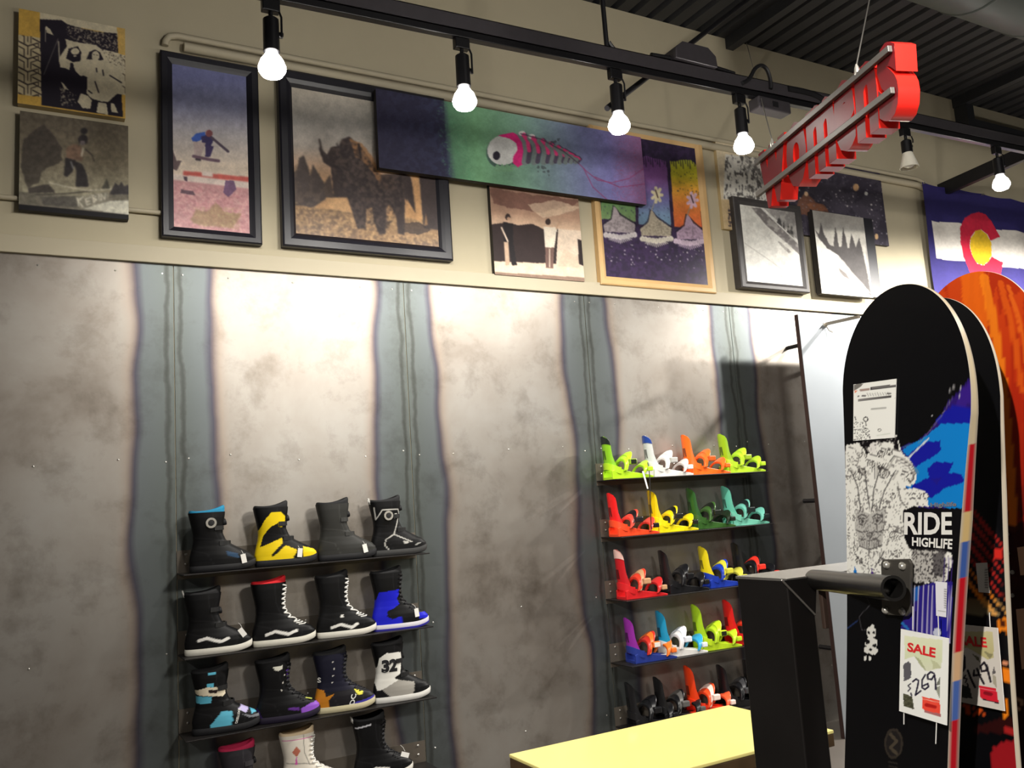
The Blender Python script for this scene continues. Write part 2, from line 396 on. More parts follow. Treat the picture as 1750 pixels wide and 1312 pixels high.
for i, (u, v) in enumerate(lamp_px):
    p = hitY(u, v, TY); lamp(p[0], TY, p[2], trackz(p[0]), LAMP_LABEL[i], i != 4, aim=AIM, power=LAMP_W*(0.20, 0.29, 0.31, 0.32, 1, 1.3)[i])
for i, X in enumerate((6.15, 7.15, 8.1)):
    lamp(X, TY, trackz(X)-0.24, trackz(X), 'lit track lamp on the same track outside the picture', True, aim=AIM, power=LAMP_W*2.2)
# unseen second run over the sales floor; leftmost lamp added to brighten the board faces
t = thing('light_track', 'unseen second black lighting track over the sales floor behind the viewer', 'light track', (-3.2, -5.4, 3.75))
MB().box(-3.2, 6.0, -5.42, -5.38, 3.75, 3.79).build('track_rail', m_socket, t, bevel=0.003); MB().box(1.63, 1.67, -5.3795, -3.0, 3.75, 3.79).build('track_rail', m_socket, t, bevel=0.003)
for X, yy, k, rot_, cone in ((-3.0, -5.4, 4.4, (0, math.radians(-62), math.radians(14)), 95), (1.65, -3.05, 0.34, (math.radians(14), 0, 0), 165), (1.9, -5.4, 1.3, (math.radians(68), 0, 0), 150)):
    lamp(X, yy, 3.55, 3.75, 'unseen lit track lamp over the sales floor', True, power=LAMP_W*k, group='lamps over the sales floor', aim=rot_, cone=cone, soft=0.3 if X == 1.9 else 0.045)
# hangers, box and cables on the track
def rod(name, a, b, r, label, cat): return tag(MB().tube([a, b], r, 8).build(name, m_black, smooth=True), label, cat)
a = hitY(1032, 0, TY); b = hitY(1038, 92, TY)
bx = float(b[0]); rod('hanger_rod', (bx, TY, trackz(bx)+0.106), (bx-0.01, TY, ZC), 0.012, 'thin black vertical rod dropping from the roof to the track', 'rod')
bz = hitY(1125, 108, TY); p0 = Vector((float(bz[0]), TY+0.035, trackz(float(bz[0]))+0.075)); top = hitZ(1300, -18, ZC)
rod('sway_brace', tuple(p0+Vector((-0.32, 0.0, -0.27))), (float(top[0]), float(top[1]), ZC), 0.015, 'black diagonal brace rising from the track to the roof', 'brace')
c = hitY(1180, 104, TY); X = float(c[0]); z = trackz(X)+0.106
t = thing('junction_box', 'black faceted junction box sitting on the track', 'junction box', (X, TY, z))
MB().rings([[(X+s*a, TY+q*0.05, z+h) for s, q in ((-1, -1), (1, -1), (1, 1), (-1, 1))] for a, h in ((0.14, 0.0), (0.135, 0.06), (0.085, 0.10))]).build('box_body', m_track, t, bevel=0.004)
MB().tube([(X-0.14, TY, z+0.02), (X-0.26, TY, z+0.012)], 0.012, 8).build('cable_gland', m_black, t)
MB().tube([(X+0.14, TY, z+0.03), (X+0.3, TY, z+0.02)], 0.012, 8).build('cable_gland', m_black, t)
c = hitY(1315, 178, TY); X = float(c[0])
MBx = MB().box(X-0.12, X+0.12, TY-0.04, TY+0.04, trackz(X)-0.07, trackz(X)-0.001)
t = thing('feed_box', 'black power feed box hanging under the track beside the red sign', 'feed box', (X, TY, trackz(X)-0.07))
MBx.build('box_body', m_track, t, bevel=0.008); MB().box(X-0.02, X+0.02, TY-0.044, TY-0.04, trackz(X)-0.05, trackz(X)-0.02).build('cover_plate', m_black, t)
def cable(pts, r, label, m=m_black, name='power_cable'):
    P = [Vector([float(q) for q in p]) for p in pts]; out = []
    for i in range(len(P)-1):
        a, b, c, d = P[max(i-1, 0)], P[i], P[i+1], P[min(i+2, len(P)-1)]
        for k in range(6):
            t = k/6; out.append(0.5*((2*b)+(c-a)*t+(2*a-5*b+4*c-d)*t*t+(3*b-a-3*c+d)*t**3))
    out.append(P[-1]); return tag(MB().tube(out, r, 7).build(name, m, smooth=True), label, 'cable')
cable([hitY(u, v, TY) for u, v in ((1040, 72), (1050, 85), (1065, 92))]+[hitY(1130, 108, TY)], 0.011, 'short black cable curving from the rod down to the track')
cable([hitY(u, v, TY-.03) for u, v in ((1268, 142), (1280, 135), (1290, 118), (1300, 112), (1310, 118), (1316, 135), (1317, 152))], 0.011, 'black cable arched in a hump above the track beside the red sign')
cable([hitY(u, v, TY-.01) for u, v in ((690, 22), (740, 27), (780, 34), (820, 46), (860, 56))], 0.010, 'black cable lying slack along the top of the track')
cable([hitY(u, v, TY-.02) for u, v in ((1345, 152), (1375, 158), (1395, 165), (1414, 178))], 0.02, 'thick black cable sagging on the track behind the red sign')
# round duct high on the right
m_duct = mat('galvanised_duct', (74, 80, 76), 0.5, metal=0.3, vary=0.12, scale=6)
t = thing('air_duct', 'round grey spiral air duct below the roof at the upper right corner', 'duct', (2.2, -1.95, 4.56))
mb = MB(); mb.rings([[(x, -1.86+0.33*math.cos(a), 4.50+0.33*math.sin(a)) for a in np.linspace(0, 2*math.pi, 32, endpoint=False)] for x in (3.3, 10.5)]); mb.build('duct_body', m_duct, t, smooth=True)
for x in np.arange(3.4, 8.6, 0.6):
    MB().rings([[(x+dx, -1.86+r*math.cos(a), 4.50+r*math.sin(a)) for a in np.linspace(0, 2*math.pi, 32, endpoint=False)] for dx, r in ((-0.012, .331), (-0.006, .336), (0.006, .336), (0.012, .331))], cap=False).build('seam_ring', m_duct, t, smooth=True)
# black bar standing out from the wall over the flag
a = hitY(1612, 330, -0.03)
tag(MB().bar((float(a[0]), -0.002, float(a[2])+0.03), (float(a[0])+0.02, -1.05, float(a[2])+0.10), 0.05, 0.11).build('bracket_arm', m_black, bevel=0.004), 'black steel arm standing out from the wall behind the flag', 'bracket')

# ================================================================== PICTURES ON THE WALL
m_art = mat_print('printed_canvas', 0.6, bump=0.15, bscale=700)
m_photo = mat_print('framed_print', 0.35)
m_frame = mat('frame_black', (26, 25, 34), 0.4, vary=0.2)
m_framegrey = mat('frame_charcoal_wood', (58, 54, 54), 0.5, vary=0.35, scale=20)
m_framewood = mat('frame_pine', (214, 176, 122), 0.45, vary=0.1, scale=14)
m_stretch = mat('canvas_edge_dark', (40, 36, 34), 0.7)
m_stretchl = mat('canvas_edge_light', (190, 168, 124), 0.7)
def rect(q, Y):
    P = [hitY(u, v, Y) for u, v in q]
    return (P[0][0]+P[3][0])/2, (P[1][0]+P[2][0])/2, (P[2][2]+P[3][2])/2, (P[0][2]+P[1][2])/2   # x0,x1,z0,z1
def art_on(x0, x1, z0, z1, Y, base, dens=1.0):
    u0, v0 = proj((x0, Y, z1)); u1, v1 = proj((x1, Y, z0))
    nx = max(12, int(abs(u1-u0)*dens)); ny = max(12, int(abs(v1-v0)*dens))
    W = flat_grid((x0, Y, z1), (x1, Y, z1), (x0, Y, z0), nx, ny)
    d = W-CAM; w = d@_f
    return W, Art(875+FPX*(d@_r)/w, 656-FPX*(d@_u)/w, base)
def canvas(label, q, Y, depth, draw, edge, base):
    x0, x1, z0, z1 = rect(q, Y)
    t = thing('canvas_print', label, 'picture', ((x0+x1)/2, Y+depth, z0))
    MB().box(x0, x1, Y+0.0008, Y+depth, z0, z1).build('stretcher', edge, t, bevel=0.002)
    W, A = art_on(x0, x1, z0, z1, Y, base); draw(A); A.mottle(.10, 9); A.blur(1); A.C = A.C*.93+14; A.grain(0.05); grid_mesh('print', W, A.C, m_art, t, smooth=False)  # lifted blacks put a glare haze into the print colours
    return t
def framed(label, qo, qi, Y, depth, draw, fm, base, lip=0.012):
    x0, x1, z0, z1 = rect(qo, Y); a0, a1, b0, b1 = rect(qi, Y+lip*0.5)
    t = thing('framed_picture', label, 'picture', ((x0+x1)/2, Y+depth, z0))
    O = [(x0, z0), (x1, z0), (x1, z1), (x0, z1)]; I = [(a0, b0), (a1, b0), (a1, b1), (a0, b1)]
    for i in range(4):      # four mitred bars
        j = (i+1) % 4; (ox, oz), (px, pz), (qx, qz), (ix, iz) = O[i], O[j], I[j], I[i]
        md = lambda a, b, k: a+(b-a)*k
        mb = MB(); sec = [(0.0, Y+depth), (0.0, Y+0.006), (0.12, Y), (0.55, Y), (0.8, Y+0.007), (1.0, Y+lip), (1.0, Y+depth)]
        mb.rings([[(md(ox, ix, k), y, md(oz, iz, k)) for k, y in sec], [(md(px, qx, k), y, md(pz, qz, k)) for k, y in sec]])
        mb.build('frame_bar', fm, t)
    MB().box(a0-0.004, a1+0.004, Y+lip+0.002, Y+depth-0.002, b0-0.004, b1+0.004).build('backing_board', m_stretch, t)
    W, A = art_on(a0, a1, b0, b1, Y+lip, base); draw(A); A.mottle(.12, 9); A.blur(1); A.C = A.C*.92+16; A.grain(0.05); grid_mesh('print', W, A.C, m_photo, t, smooth=False)  # blacks raised here too: glare haze mixed into the print
    return t
CR = (208, 196, 166); DK = (24, 18, 30)
def d_gold(A):
    A.view(20, 10, 6.562)
    zone = [(60, 320), (325, 360), (338, 1025), (60, 985)]
    A.poly((196, 180, 142), zone)
    B = A.C.copy()
    for k in range(-2, 5):
        y = 395+k*145
        for w, p in ((15, [(75, y), (180, y+55), (285, y+25)]), (11, [(180, y+55), (180, y+150)]), (11, [(75, y+55), (140, y+90), (140, y+165)]),
                     (11, [(215, y+165), (215, y+95), (285, y+70)]), (13, [(235, y-30), (330, y+20)]), (11, [(235, y+40), (330, y+90)]), (10, [(300, y+20), (300, y+75)])): A.line((45, 35, 35), w, p)
    m = inpoly(A.X, A.Y, zone)[..., None]; A.C = np.where(m, A.C, B)
    A.poly(CR, [(315, 60), (1180, 205), (1185, 320), (318, 160)])
    A.poly(DK, [(315, 150), (560, 160), (620, 205), (740, 240), (960, 290), (1182, 310), (1195, 520), (1248, 1245), (335, 1112)])
    A.speck((150, 138, 120), 2.2, 0.56, [(600, 220), (1190, 330), (1195, 520), (950, 445), (640, 370)], 0.9, 2)
    A.poly(CR, [(380, 220), (430, 260), (470, 330), (390, 300)]); A.line((190, 180, 160), 7, [(378, 240), (378, 400)])
    A.poly(CR, [(600, 370), (700, 400), (940, 440), (1000, 480), (1200, 530), (1275, 560), (1275, 1000), (1180, 990), (1120, 1040), (1080, 1080), (1000, 1070), (900, 1040), (840, 980), (850, 800), (800, 780), (780, 790), (720, 740), (700, 700), (690, 640), (660, 640), (650, 720), (600, 700), (545, 690), (525, 600), (560, 540), (620, 450)], 1, 0.7)
    A.speck((60, 50, 50), 1.8, 0.60, [(1000, 480), (1275, 560), (1275, 720), (1100, 640)], 0.8, 4)
    A.poly(DK, [(640, 480), (740, 450), (780, 520), (770, 620), (690, 630), (610, 590)], 1, .5); A.ell(CR, 712, 510, 48, 38, 1, .4); A.ell(DK, 700, 590, 62, 34, 1, .4); A.ell(CR, 708, 562, 20, 8)
    A.poly(DK, [(840, 600), (870, 520), (930, 488), (990, 520), (1032, 605), (990, 612), (900, 600)], 1, .4); A.ell(CR, 940, 562, 44, 56); A.line(DK, 6, [(915, 545), (930, 548)]); A.line(DK, 6, [(950, 550), (965, 554)])
    for p in ([(935, 850), (975, 970)], [(1100, 780), (1230, 860)], [(950, 700), (955, 740)], [(1020, 720), (1030, 780)], [(860, 950), (900, 980)]): A.line(DK, 13, p)
    A.poly(DK, [(690, 700), (720, 760), (790, 800), (850, 810), (835, 985), (700, 940), (560, 860), (545, 705), (650, 735)], 1, .6)
    A.poly(CR, [(770, 980), (860, 1010), (900, 1060), (880, 1150), (800, 1150), (740, 1080)], 1, 1.2); A.poly(CR, [(970, 1080), (1060, 1090), (1085, 1225), (950, 1195)], 1, .6); A.poly(CR, [(1110, 1090), (1150, 1100), (1195, 1200), (1120, 1190)], 1, .6)
    A.speck((150, 140, 120), 2.5, 0.6, [(540, 900), (720, 1000), (720, 1130), (540, 1120)], .9, 8)
    A.line((200, 190, 165), 13, [(525, 400), (535, 590)]); A.line((120, 112, 105), 7, [(520, 370), (360, 770)]); A.poly(CR, [(550, 850), (580, 870), (640, 945), (590, 930)])
    A.grad([(1190, (205, 165, 85)), (1280, (205, 170, 95))], 'x', [(1185, 200), (1280, 240), (1280, 550), (1200, 520)])
    for y in (600, 760, 900): A.line((70, 55, 45), 9, [(1245, y), (1275, y+20), (1275, y+80)])
canvas('square gold canvas with a black and cream print of two people and chevrons', [(31, 16), (213, 47), (215, 200), (31, 179)], -0.045, 0.044, d_gold, m_stretchl, (205, 162, 70))
def d_bw(A):
    A.view(20, 190, 6.562); A.grad([(60, (96, 86, 72)), (500, (130, 119, 98)), (800, (158, 150, 126)), (900, (165, 158, 134))], 'y', skew=-.08)
    A.poly((62, 55, 50), [(150, 310), (280, 200), (380, 150), (480, 260), (560, 400), (580, 560), (400, 640), (330, 700), (300, 800), (180, 850), (100, 620), (95, 500)], .8, 5, 12)
    A.poly((118, 112, 98), [(80, 905), (700, 955), (1340, 925), (1340, 1170), (80, 1050)])
    A.poly((74, 70, 68), [(330, 965), (720, 950), (740, 1080), (350, 1050)], .6, 1)
    A.poly((222, 218, 200), [(800, 1092), (1100, 1005), (1340, 1000), (1340, 1170)])
    A.poly((150, 144, 128), [(718, 965), (1080, 905), (1098, 1008), (780, 1092)])
    for p in ([(735, 975), (750, 1060)], [(800, 960), (745, 1010), (800, 1070)], [(830, 985), (840, 1050)], [(830, 985), (880, 970)], [(835, 1015), (875, 1005)], [(840, 1050), (885, 1035)], [(905, 940), (920, 1020)], [(905, 940), (945, 955), (915, 980), (955, 990), (920, 1020)], [(975, 935), (985, 1000)], [(1005, 1000), (1005, 930), (1045, 990), (1050, 920)]): A.line((225, 218, 198), 13, p)
    A.line((60, 55, 50), 12, [(270, 935), (600, 925), (900, 895)]); A.line((205, 196, 172), 16, [(420, 800), (680, 860), (860, 890), (1150, 868)])
    A.poly((52, 48, 52), [(1090, 935), (1160, 800), (1200, 840), (1230, 780), (1260, 840), (1310, 820), (1320, 930)], .9, 1); A.poly((70, 68, 60), [(1005, 872), (1065, 750), (1105, 872)], .9, .6)
    A.poly((50, 44, 44), [(185, 860), (330, 830), (420, 820), (490, 915), (190, 915)], .8, 1.5, 6)
    A.ell((40, 36, 38), 812, 222, 40, 36); A.ell((44, 38, 40), 800, 320, 54, 58); A.ell((120, 108, 110), 795, 355, 30, 26)
    A.poly((126, 98, 80), [(615, 410), (690, 370), (770, 385), (810, 470), (790, 560), (610, 525)], .95, .8); A.line((200, 190, 168), 22, [(800, 420), (785, 500)])
    A.poly((42, 38, 40), [(600, 520), (720, 550), (680, 680), (620, 740), (585, 720)], .95, .6); A.poly((44, 40, 42), [(690, 555), (790, 590), (845, 720), (865, 850), (715, 845), (725, 660)], .95, .6); A.line((150, 150, 150), 16, [(665, 570), (690, 640)]); A.line((52, 46, 44), 12, [(830, 430), (900, 490), (925, 560)])
    A.mottle(.25, 5, 3); A.blur(2)
    A.poly((18, 16, 20), [(70, 1042), (1345, 1163), (1345, 1300), (70, 1200)])
canvas('black and white canvas of a rider on a rail below the gold print', [(33, 192), (218, 212), (221, 375), (33, 358)], -0.042, 0.041, d_bw, m_stretch, (130, 120, 100))
def d_skate(A):
    A.view(0, 0, 2.983); A.grad([(330, (108, 112, 158)), (480, (138, 140, 172)), (620, (182, 176, 178)), (780, (226, 208, 188)), (900, (230, 210, 192))], 'y', skew=-.06)
    A.poly((232, 214, 204), [(870, 885), (1290, 925), (1290, 970), (870, 915)]); A.poly((206, 92, 84), [(935, 870), (1290, 905), (1290, 930), (935, 892)]); A.poly((232, 214, 204), [(1030, 872), (1085, 878), (1085, 902), (1030, 896)])
    A.poly((204, 148, 150), [(870, 915), (1290, 965), (1290, 1200), (870, 1160)]); A.speck((168, 104, 114), 3.2, .55, [(870, 930), (1290, 975), (1290, 1200), (870, 1160)], .55, 3, .5); A.speck((226, 186, 182), 2.4, .58, [(870, 930), (1290, 975), (1290, 1200), (870, 1160)], .6, 6)
    A.poly((150, 122, 88), [(970, 1120), (1000, 1070), (1060, 1080), (1100, 1030), (1150, 1080), (1230, 1090), (1190, 1165), (1000, 1145)], .75, 3, 4); A.speck((196, 176, 130), 1.6, .6, [(970, 1050), (1230, 1060), (1220, 1170), (990, 1150)], .7, 9)
    A.blur(2)
    A.poly((112, 80, 116), [(1150, 920), (1192, 920), (1205, 965), (1165, 1005), (1138, 982)], .95, .4); A.poly((70, 50, 66), [(925, 965), (985, 975), (995, 995), (920, 985)], .8, .6); A.poly((70, 50, 66), [(935, 900), (955, 900), (955, 925), (940, 920)], .9)
    A.poly((70, 52, 60), [(880, 760), (900, 820), (925, 820), (900, 870), (880, 860)], .8, .8)
    A.poly((56, 88, 176), [(975, 705), (1000, 680), (1045, 672), (1050, 700), (1010, 720), (985, 725)]); A.poly((52, 44, 88), [(1025, 695), (1075, 685), (1090, 712), (1065, 765), (1030, 730)]); A.ell((128, 72, 76), 1066, 680, 18, 18); A.line((74, 62, 78), 13, [(1080, 702), (1125, 740), (1163, 772)])
    A.poly((188, 168, 164), [(985, 720), (1050, 728), (1022, 800), (992, 800)]); A.poly((60, 48, 90), [(1048, 740), (1090, 745), (1072, 800), (1046, 800)]); A.line((110, 84, 100), 15, [(986, 796), (1060, 812), (1115, 820)]); A.line((60, 50, 60), 10, [(1000, 812), (1020, 815)])
framed('tall black framed photo of a skateboarder jumping against a pale sky', [(272, 86), (440, 112), (450, 418), (279, 402)], [(293, 108), (420, 130), (428, 400), (299, 385)], -0.05, 0.049, d_skate, m_frame, (220, 205, 190))
def d_bison(A):
    A.view(480, 130, 4.1); A.grad([(60, (196, 186, 170)), (300, (178, 174, 168)), (480, (182, 172, 162)), (620, (208, 172, 142)), (760, (196, 150, 108)), (1190, (186, 146, 100))], 'y', skew=-.06)
    A.poly((78, 68, 66), [(80, 690), (110, 660), (130, 575), (160, 555), (190, 640), (205, 705), (222, 620), (260, 680), (300, 740), (315, 860), (210, 930), (80, 900)], 1, 1.5, 8); A.poly((70, 60, 58), [(300, 760), (345, 690), (375, 860), (310, 850)], .9, 1)
    A.poly((152, 120, 88), [(80, 900), (300, 930), (560, 960), (1110, 1020), (1110, 1210), (80, 1110)]); A.speck((98, 78, 66), 4, .5, [(80, 920), (520, 950), (540, 1090), (1110, 1150), (1110, 1210), (80, 1110)], .7, 2); A.speck((208, 168, 118), 3, .6, [(80, 880), (1110, 1000), (1110, 1210), (80, 1110)], .7, 7)
    A.poly((214, 168, 120), [(310, 850), (460, 855), (500, 960), (350, 930)], .9, 2)
    A.poly((60, 50, 50), [(268, 440), (285, 510), (322, 552), (350, 500), (405, 488), (430, 440), (480, 423), (550, 478), (640, 600), (690, 690), (860, 680), (905, 700), (945, 860), (945, 965), (900, 900), (870, 860), (866, 1112), (820, 1104), (808, 990), (765, 900), (740, 920), (735, 1104), (690, 1110), (650, 1010), (640, 920), (600, 930), (592, 1062), (540, 1074), (500, 950), (465, 850), (372, 850), (350, 640), (300, 605), (270, 520)], 1, 1.0, 6)
    A.poly((176, 124, 80), [(480, 438), (560, 468), (640, 560), (705, 700), (690, 750), (640, 668), (580, 600), (520, 565)], .8, 2, 5); A.line((40, 34, 36), 16, [(545, 478), (562, 570)]); A.line((70, 62, 60), 14, [(270, 445), (286, 520), (330, 570)])
    A.poly((96, 80, 74), [(470, 560), (560, 600), (620, 700), (560, 720), (490, 680)], .45, 2); A.poly((118, 88, 66), [(660, 690), (790, 700), (800, 800), (700, 790)], .3, 3)
    A.poly((64, 54, 54), [(968, 690), (1110, 720), (1110, 1080), (1000, 1065), (985, 900)], 1, .8); A.poly((206, 156, 106), [(912, 690), (968, 700), (985, 1020), (880, 985), (885, 860), (945, 962)], .9, .5); A.poly((206, 156, 106), [(1015, 960), (1030, 1040), (1005, 1050)], .7)
    body = [(350, 500), (430, 440), (550, 478), (690, 690), (860, 680), (870, 860), (735, 1100), (540, 1070), (465, 850), (350, 640)]
    A.speck((96, 80, 72), 5, .52, body, .55, 8); A.speck((38, 32, 34), 4, .56, body, .6, 10); A.speck((120, 100, 86), 9, .58, [(80, 600), (320, 700), (320, 900), (80, 900)], .4, 4); A.blur(2)
    A.poly((48, 40, 42), [(860, 1030), (960, 1020), (1060, 1080), (960, 1110), (860, 1090)], .7, 2)
framed('large black framed photo of a bison standing in golden grass', [(478, 118), (763, 166), (772, 446), (481, 418)], [(500, 148), (742, 190), (748, 421), (506, 397)], -0.05, 0.049, d_bison, m_frame, (190, 170, 150), 0.02)
def d_sepia(A):
    A.view(440, 60, 2.98); A.grad([(600, (150, 116, 98)), (800, (178, 140, 116)), (880, (222, 190, 160)), (960, (228, 202, 176))], 'y', skew=-.08)
    A.poly((112, 74, 64), [(1170, 780), (1650, 840), (1600, 865), (1450, 905), (1330, 885), (1200, 855)], .8, 4, 14); A.poly((232, 206, 176), [(1380, 860), (1500, 840), (1650, 880), (1450, 935)], .6, 4, 14)
    A.poly((40, 28, 28), [(1180, 965), (1260, 955), (1330, 968), (1400, 960), (1460, 990), (1530, 985), (1540, 1165), (1190, 1150)], 1, .6); A.poly((226, 204, 182), [(1530, 985), (1680, 1000), (1680, 1200), (1520, 1190)]); A.poly((204, 178, 152), [(1560, 1090), (1640, 1130), (1640, 1195), (1520, 1185)], .5)
    A.poly((232, 210, 184), [(1190, 1148), (1680, 1190), (1680, 1270), (1190, 1230)]); A.poly((120, 92, 78), [(1190, 1205), (1680, 1235), (1680, 1300), (1190, 1250)], .8); A.poly((34, 24, 24), [(1630, 1038), (1660, 1048), (1660, 1175), (1638, 1165)])
    A.ell((44, 30, 28), 1275, 926, 13, 17); A.ell((190, 150, 122), 1278, 934, 8, 9); A.poly((20, 15, 18), [(1252, 950), (1302, 960), (1302, 1060), (1254, 1052)]); A.line((226, 204, 182), 8, [(1243, 980), (1275, 1050)]); A.poly((196, 166, 140), [(1254, 1052), (1278, 1056), (1284, 1172), (1262, 1172)]); A.poly((20, 15, 18), [(1278, 1056), (1304, 1060), (1322, 1172), (1296, 1172)])
    A.ell((50, 34, 30), 1480, 950, 14, 16); A.poly((236, 222, 202), [(1458, 975), (1528, 980), (1512, 1082), (1464, 1080)]); A.poly((110, 82, 74), [(1465, 1080), (1512, 1082), (1506, 1188), (1468, 1186)]); A.line((40, 28, 28), 9, [(1526, 1005), (1518, 1110)]); A.line((190, 150, 122), 7, [(1522, 985), (1536, 955)]); A.line((230, 210, 190), 5, [(1488, 1090), (1488, 1180)])
canvas('sepia canvas of two men standing before dark hills', [(830, 250), (985, 272), (997, 481), (848, 469)], -0.035, 0.034, d_sepia, m_stretch, (220, 190, 160))
def d_flower(A):
    A.view(1010, 220, 4.686); A.speck((56, 40, 74), 5, .5, None, .8, 4)
    A.grad([(550, (96, 140, 84)), (740, (128, 158, 104))], 'y', [(80, 420), (352, 420), (358, 745), (80, 720)])
    A.grad([(230, (120, 70, 140)), (400, (138, 88, 156)), (560, (116, 110, 172)), (680, (122, 150, 186)), (790, (112, 146, 170))], 'y', [(385, 235), (440, 215), (500, 235), (560, 245), (605, 265), (642, 780), (380, 765)])
    A.grad([(250, (196, 204, 56)), (380, (220, 204, 52)), (480, (236, 170, 58)), (600, (238, 136, 60)), (780, (230, 104, 56))], 'y', [(632, 258), (680, 262), (720, 248), (800, 250), (830, 275), (850, 300), (890, 790), (668, 785)])
    for x0, x1, yy in ((640, 845, 250), (400, 600, 235)):
        for i in range(12): x = x0+(x1-x0)*i/11; A.line((40, 34, 52), 8, [(x, yy-10), (x+6, yy+28+20*(i % 3))], .8)
    A.dots((50, 44, 60), 40, 5, [(650, 330), (850, 330), (880, 560), (660, 540)], 3, .6); A.dots((60, 60, 80), 24, 5, [(100, 610), (345, 610), (345, 720), (100, 720)], 4, .7); A.dots((60, 70, 90), 24, 5, [(390, 620), (630, 620), (630, 760), (390, 760)], 5, .7)
    for c, p in (((168, 156, 160), [(100, 770), (165, 725), (182, 620), (200, 630), (230, 690), (355, 765), (350, 835), (110, 825)]), ((178, 166, 146), [(395, 800), (460, 750), (478, 655), (495, 660), (530, 715), (645, 795), (640, 862), (405, 855)]), ((190, 160, 186), [(685, 830), (750, 775), (765, 690), (782, 695), (820, 755), (900, 820), (900, 885), (690, 885)])):
        A.poly((30, 24, 40), [(x+(-8 if i < 4 else 8), y-10) for i, (x, y) in enumerate(p)], .8); A.poly(c, p, 1, .5); A.speck(tuple(v*.62 for v in c), 2.2, .54, [(p[0][0], p[0][1]+10), (p[4][0], p[4][1]), (p[5][0], p[5][1]), p[6], p[7]], .5, 3)
    for cx0, cy, c in ((235, 855, (214, 206, 206)), (525, 885, (220, 212, 196)), (795, 905, (222, 198, 218))):
        for i in range(-4, 5): A.ell(c, cx0+i*29, cy-abs(i)*5+14, 20, 22, .95, .8)
        for i in range(-6, 7): A.line(c, 7, [(cx0+i*8, cy+10), (cx0+i*15, cy+62-abs(i)*5)], .9)
        for i in range(-8, 9): A.line(tuple(v*.5 for v in c), 4, [(cx0+i*14, cy-10), (cx0+i*15, cy+22)], .6)
    for cx, cy, c in ((528, 530, (226, 214, 176)), (812, 572, (226, 186, 206))):
        for a in np.linspace(0, 2*math.pi, 8)[:-1]: A.line(c, 26, [(cx, cy), (cx+40*math.cos(a), cy+58*math.sin(a))])
        A.line((70, 50, 50), 10, [(cx-12, cy-40), (cx+8, cy+20)]); A.line((170, 160, 140), 7, [(cx-20, cy+60), (cx-45, cy+130)])
    A.dots((206, 196, 206), 60, 4.5, [(120, 900), (900, 960), (915, 1120), (130, 1080)], 6, .9)
framed('pine framed drawing of three coloured strips with flowers above white mounds', [(1005, 205), (1203, 238), (1222, 500), (1029, 486)], [(1016, 222), (1191, 253), (1208, 486), (1038, 472)], -0.045, 0.044, d_flower, m_framewood, (42, 33, 56))
def d_trees(A):
    A.view(1220, 220, 4.374); A.poly((226, 222, 212), [(85, 190), (460, 230), (460, 560), (70, 525)]); A.speck((70, 66, 64), 2.6, .56, [(85, 190), (460, 230), (460, 560), (75, 525)], .9, 2, 2.6); A.speck((120, 116, 112), 6, .56, [(230, 190), (460, 230), (460, 560), (240, 545)], .6, 5)
    A.poly((196, 170, 128), [(20, 525), (460, 560), (460, 800), (20, 760)]); A.speck((44, 36, 48), 2.4, .47, [(105, 560), (300, 560), (300, 730), (110, 730)], .95, 7)
canvas('cream canvas with white grey-streaked tree trunks left of the red sign', [(1225, 243), (1330, 258), (1336, 404), (1235, 390)], -0.03, 0.029, d_trees, m_stretchl, (216, 200, 168))
def d_space(A):
    A.view(1220, 220, 4.374); A.speck((44, 38, 52), 14, .5, None, .8, 2); A.poly((150, 92, 62), [(620, 540), (690, 470), (760, 540), (830, 570), (865, 625), (700, 650), (640, 640)], .7, 3.5, 8); A.poly((178, 108, 70), [(700, 560), (800, 560), (850, 610), (740, 620)], .6, 3, 6)
    A.dots((150, 146, 160), 240, 4, [(520, 230), (1280, 290), (1310, 880), (560, 820)], 2, .8); A.dots((220, 214, 214), 40, 6, [(620, 240), (1280, 300), (1300, 860), (640, 700)], 8, .95)
    A.ell((226, 176, 124), 1062, 438, 22, 28, .9); A.ell((220, 220, 214), 1138, 484, 13, 15); A.ell((230, 190, 150), 690, 485, 14, 18); A.ell((220, 180, 130), 1216, 805, 14, 22)
canvas('dark canvas of a starry sky with an orange nebula behind the red sign', [(1340, 263), (1505, 288), (1517, 419), (1356, 400)], -0.03, 0.029, d_space, m_stretch, (62, 56, 70))
def d_slope(A):
    A.view(1220, 220, 4.374); A.poly((150, 146, 144), [(370, 590), (660, 620), (680, 880)]); A.poly((112, 106, 106), [(280, 590), (360, 590), (660, 890), (670, 970), (540, 850), (400, 730)], .95, .5); A.poly((238, 236, 230), [(345, 590), (375, 595), (660, 860), (660, 890)])
    for p in ([(470, 700), (490, 645), (512, 735)], [(512, 735), (522, 690), (535, 760)], [(545, 770), (556, 700), (568, 790)], [(565, 790), (578, 710), (600, 815)]): A.poly((60, 58, 58), p, 1, .5)
    A.poly((130, 124, 120), [(470, 840), (500, 850), (580, 920), (560, 930)], .9, .8); A.line((168, 164, 158), 6, [(230, 855), (420, 985), (660, 1165)]); A.line((150, 146, 140), 9, [(500, 1100), (545, 1125)]); A.speck((206, 202, 194), 6, .55, None, .5, 3)
framed('small charcoal framed black and white photo of a steep snow slope', [(1255, 335), (1372, 352), (1382, 499), (1266, 491)], [(1268, 350), (1361, 362), (1371, 488), (1276, 480)], -0.07, 0.069, d_slope, m_framegrey, (228, 226, 218))
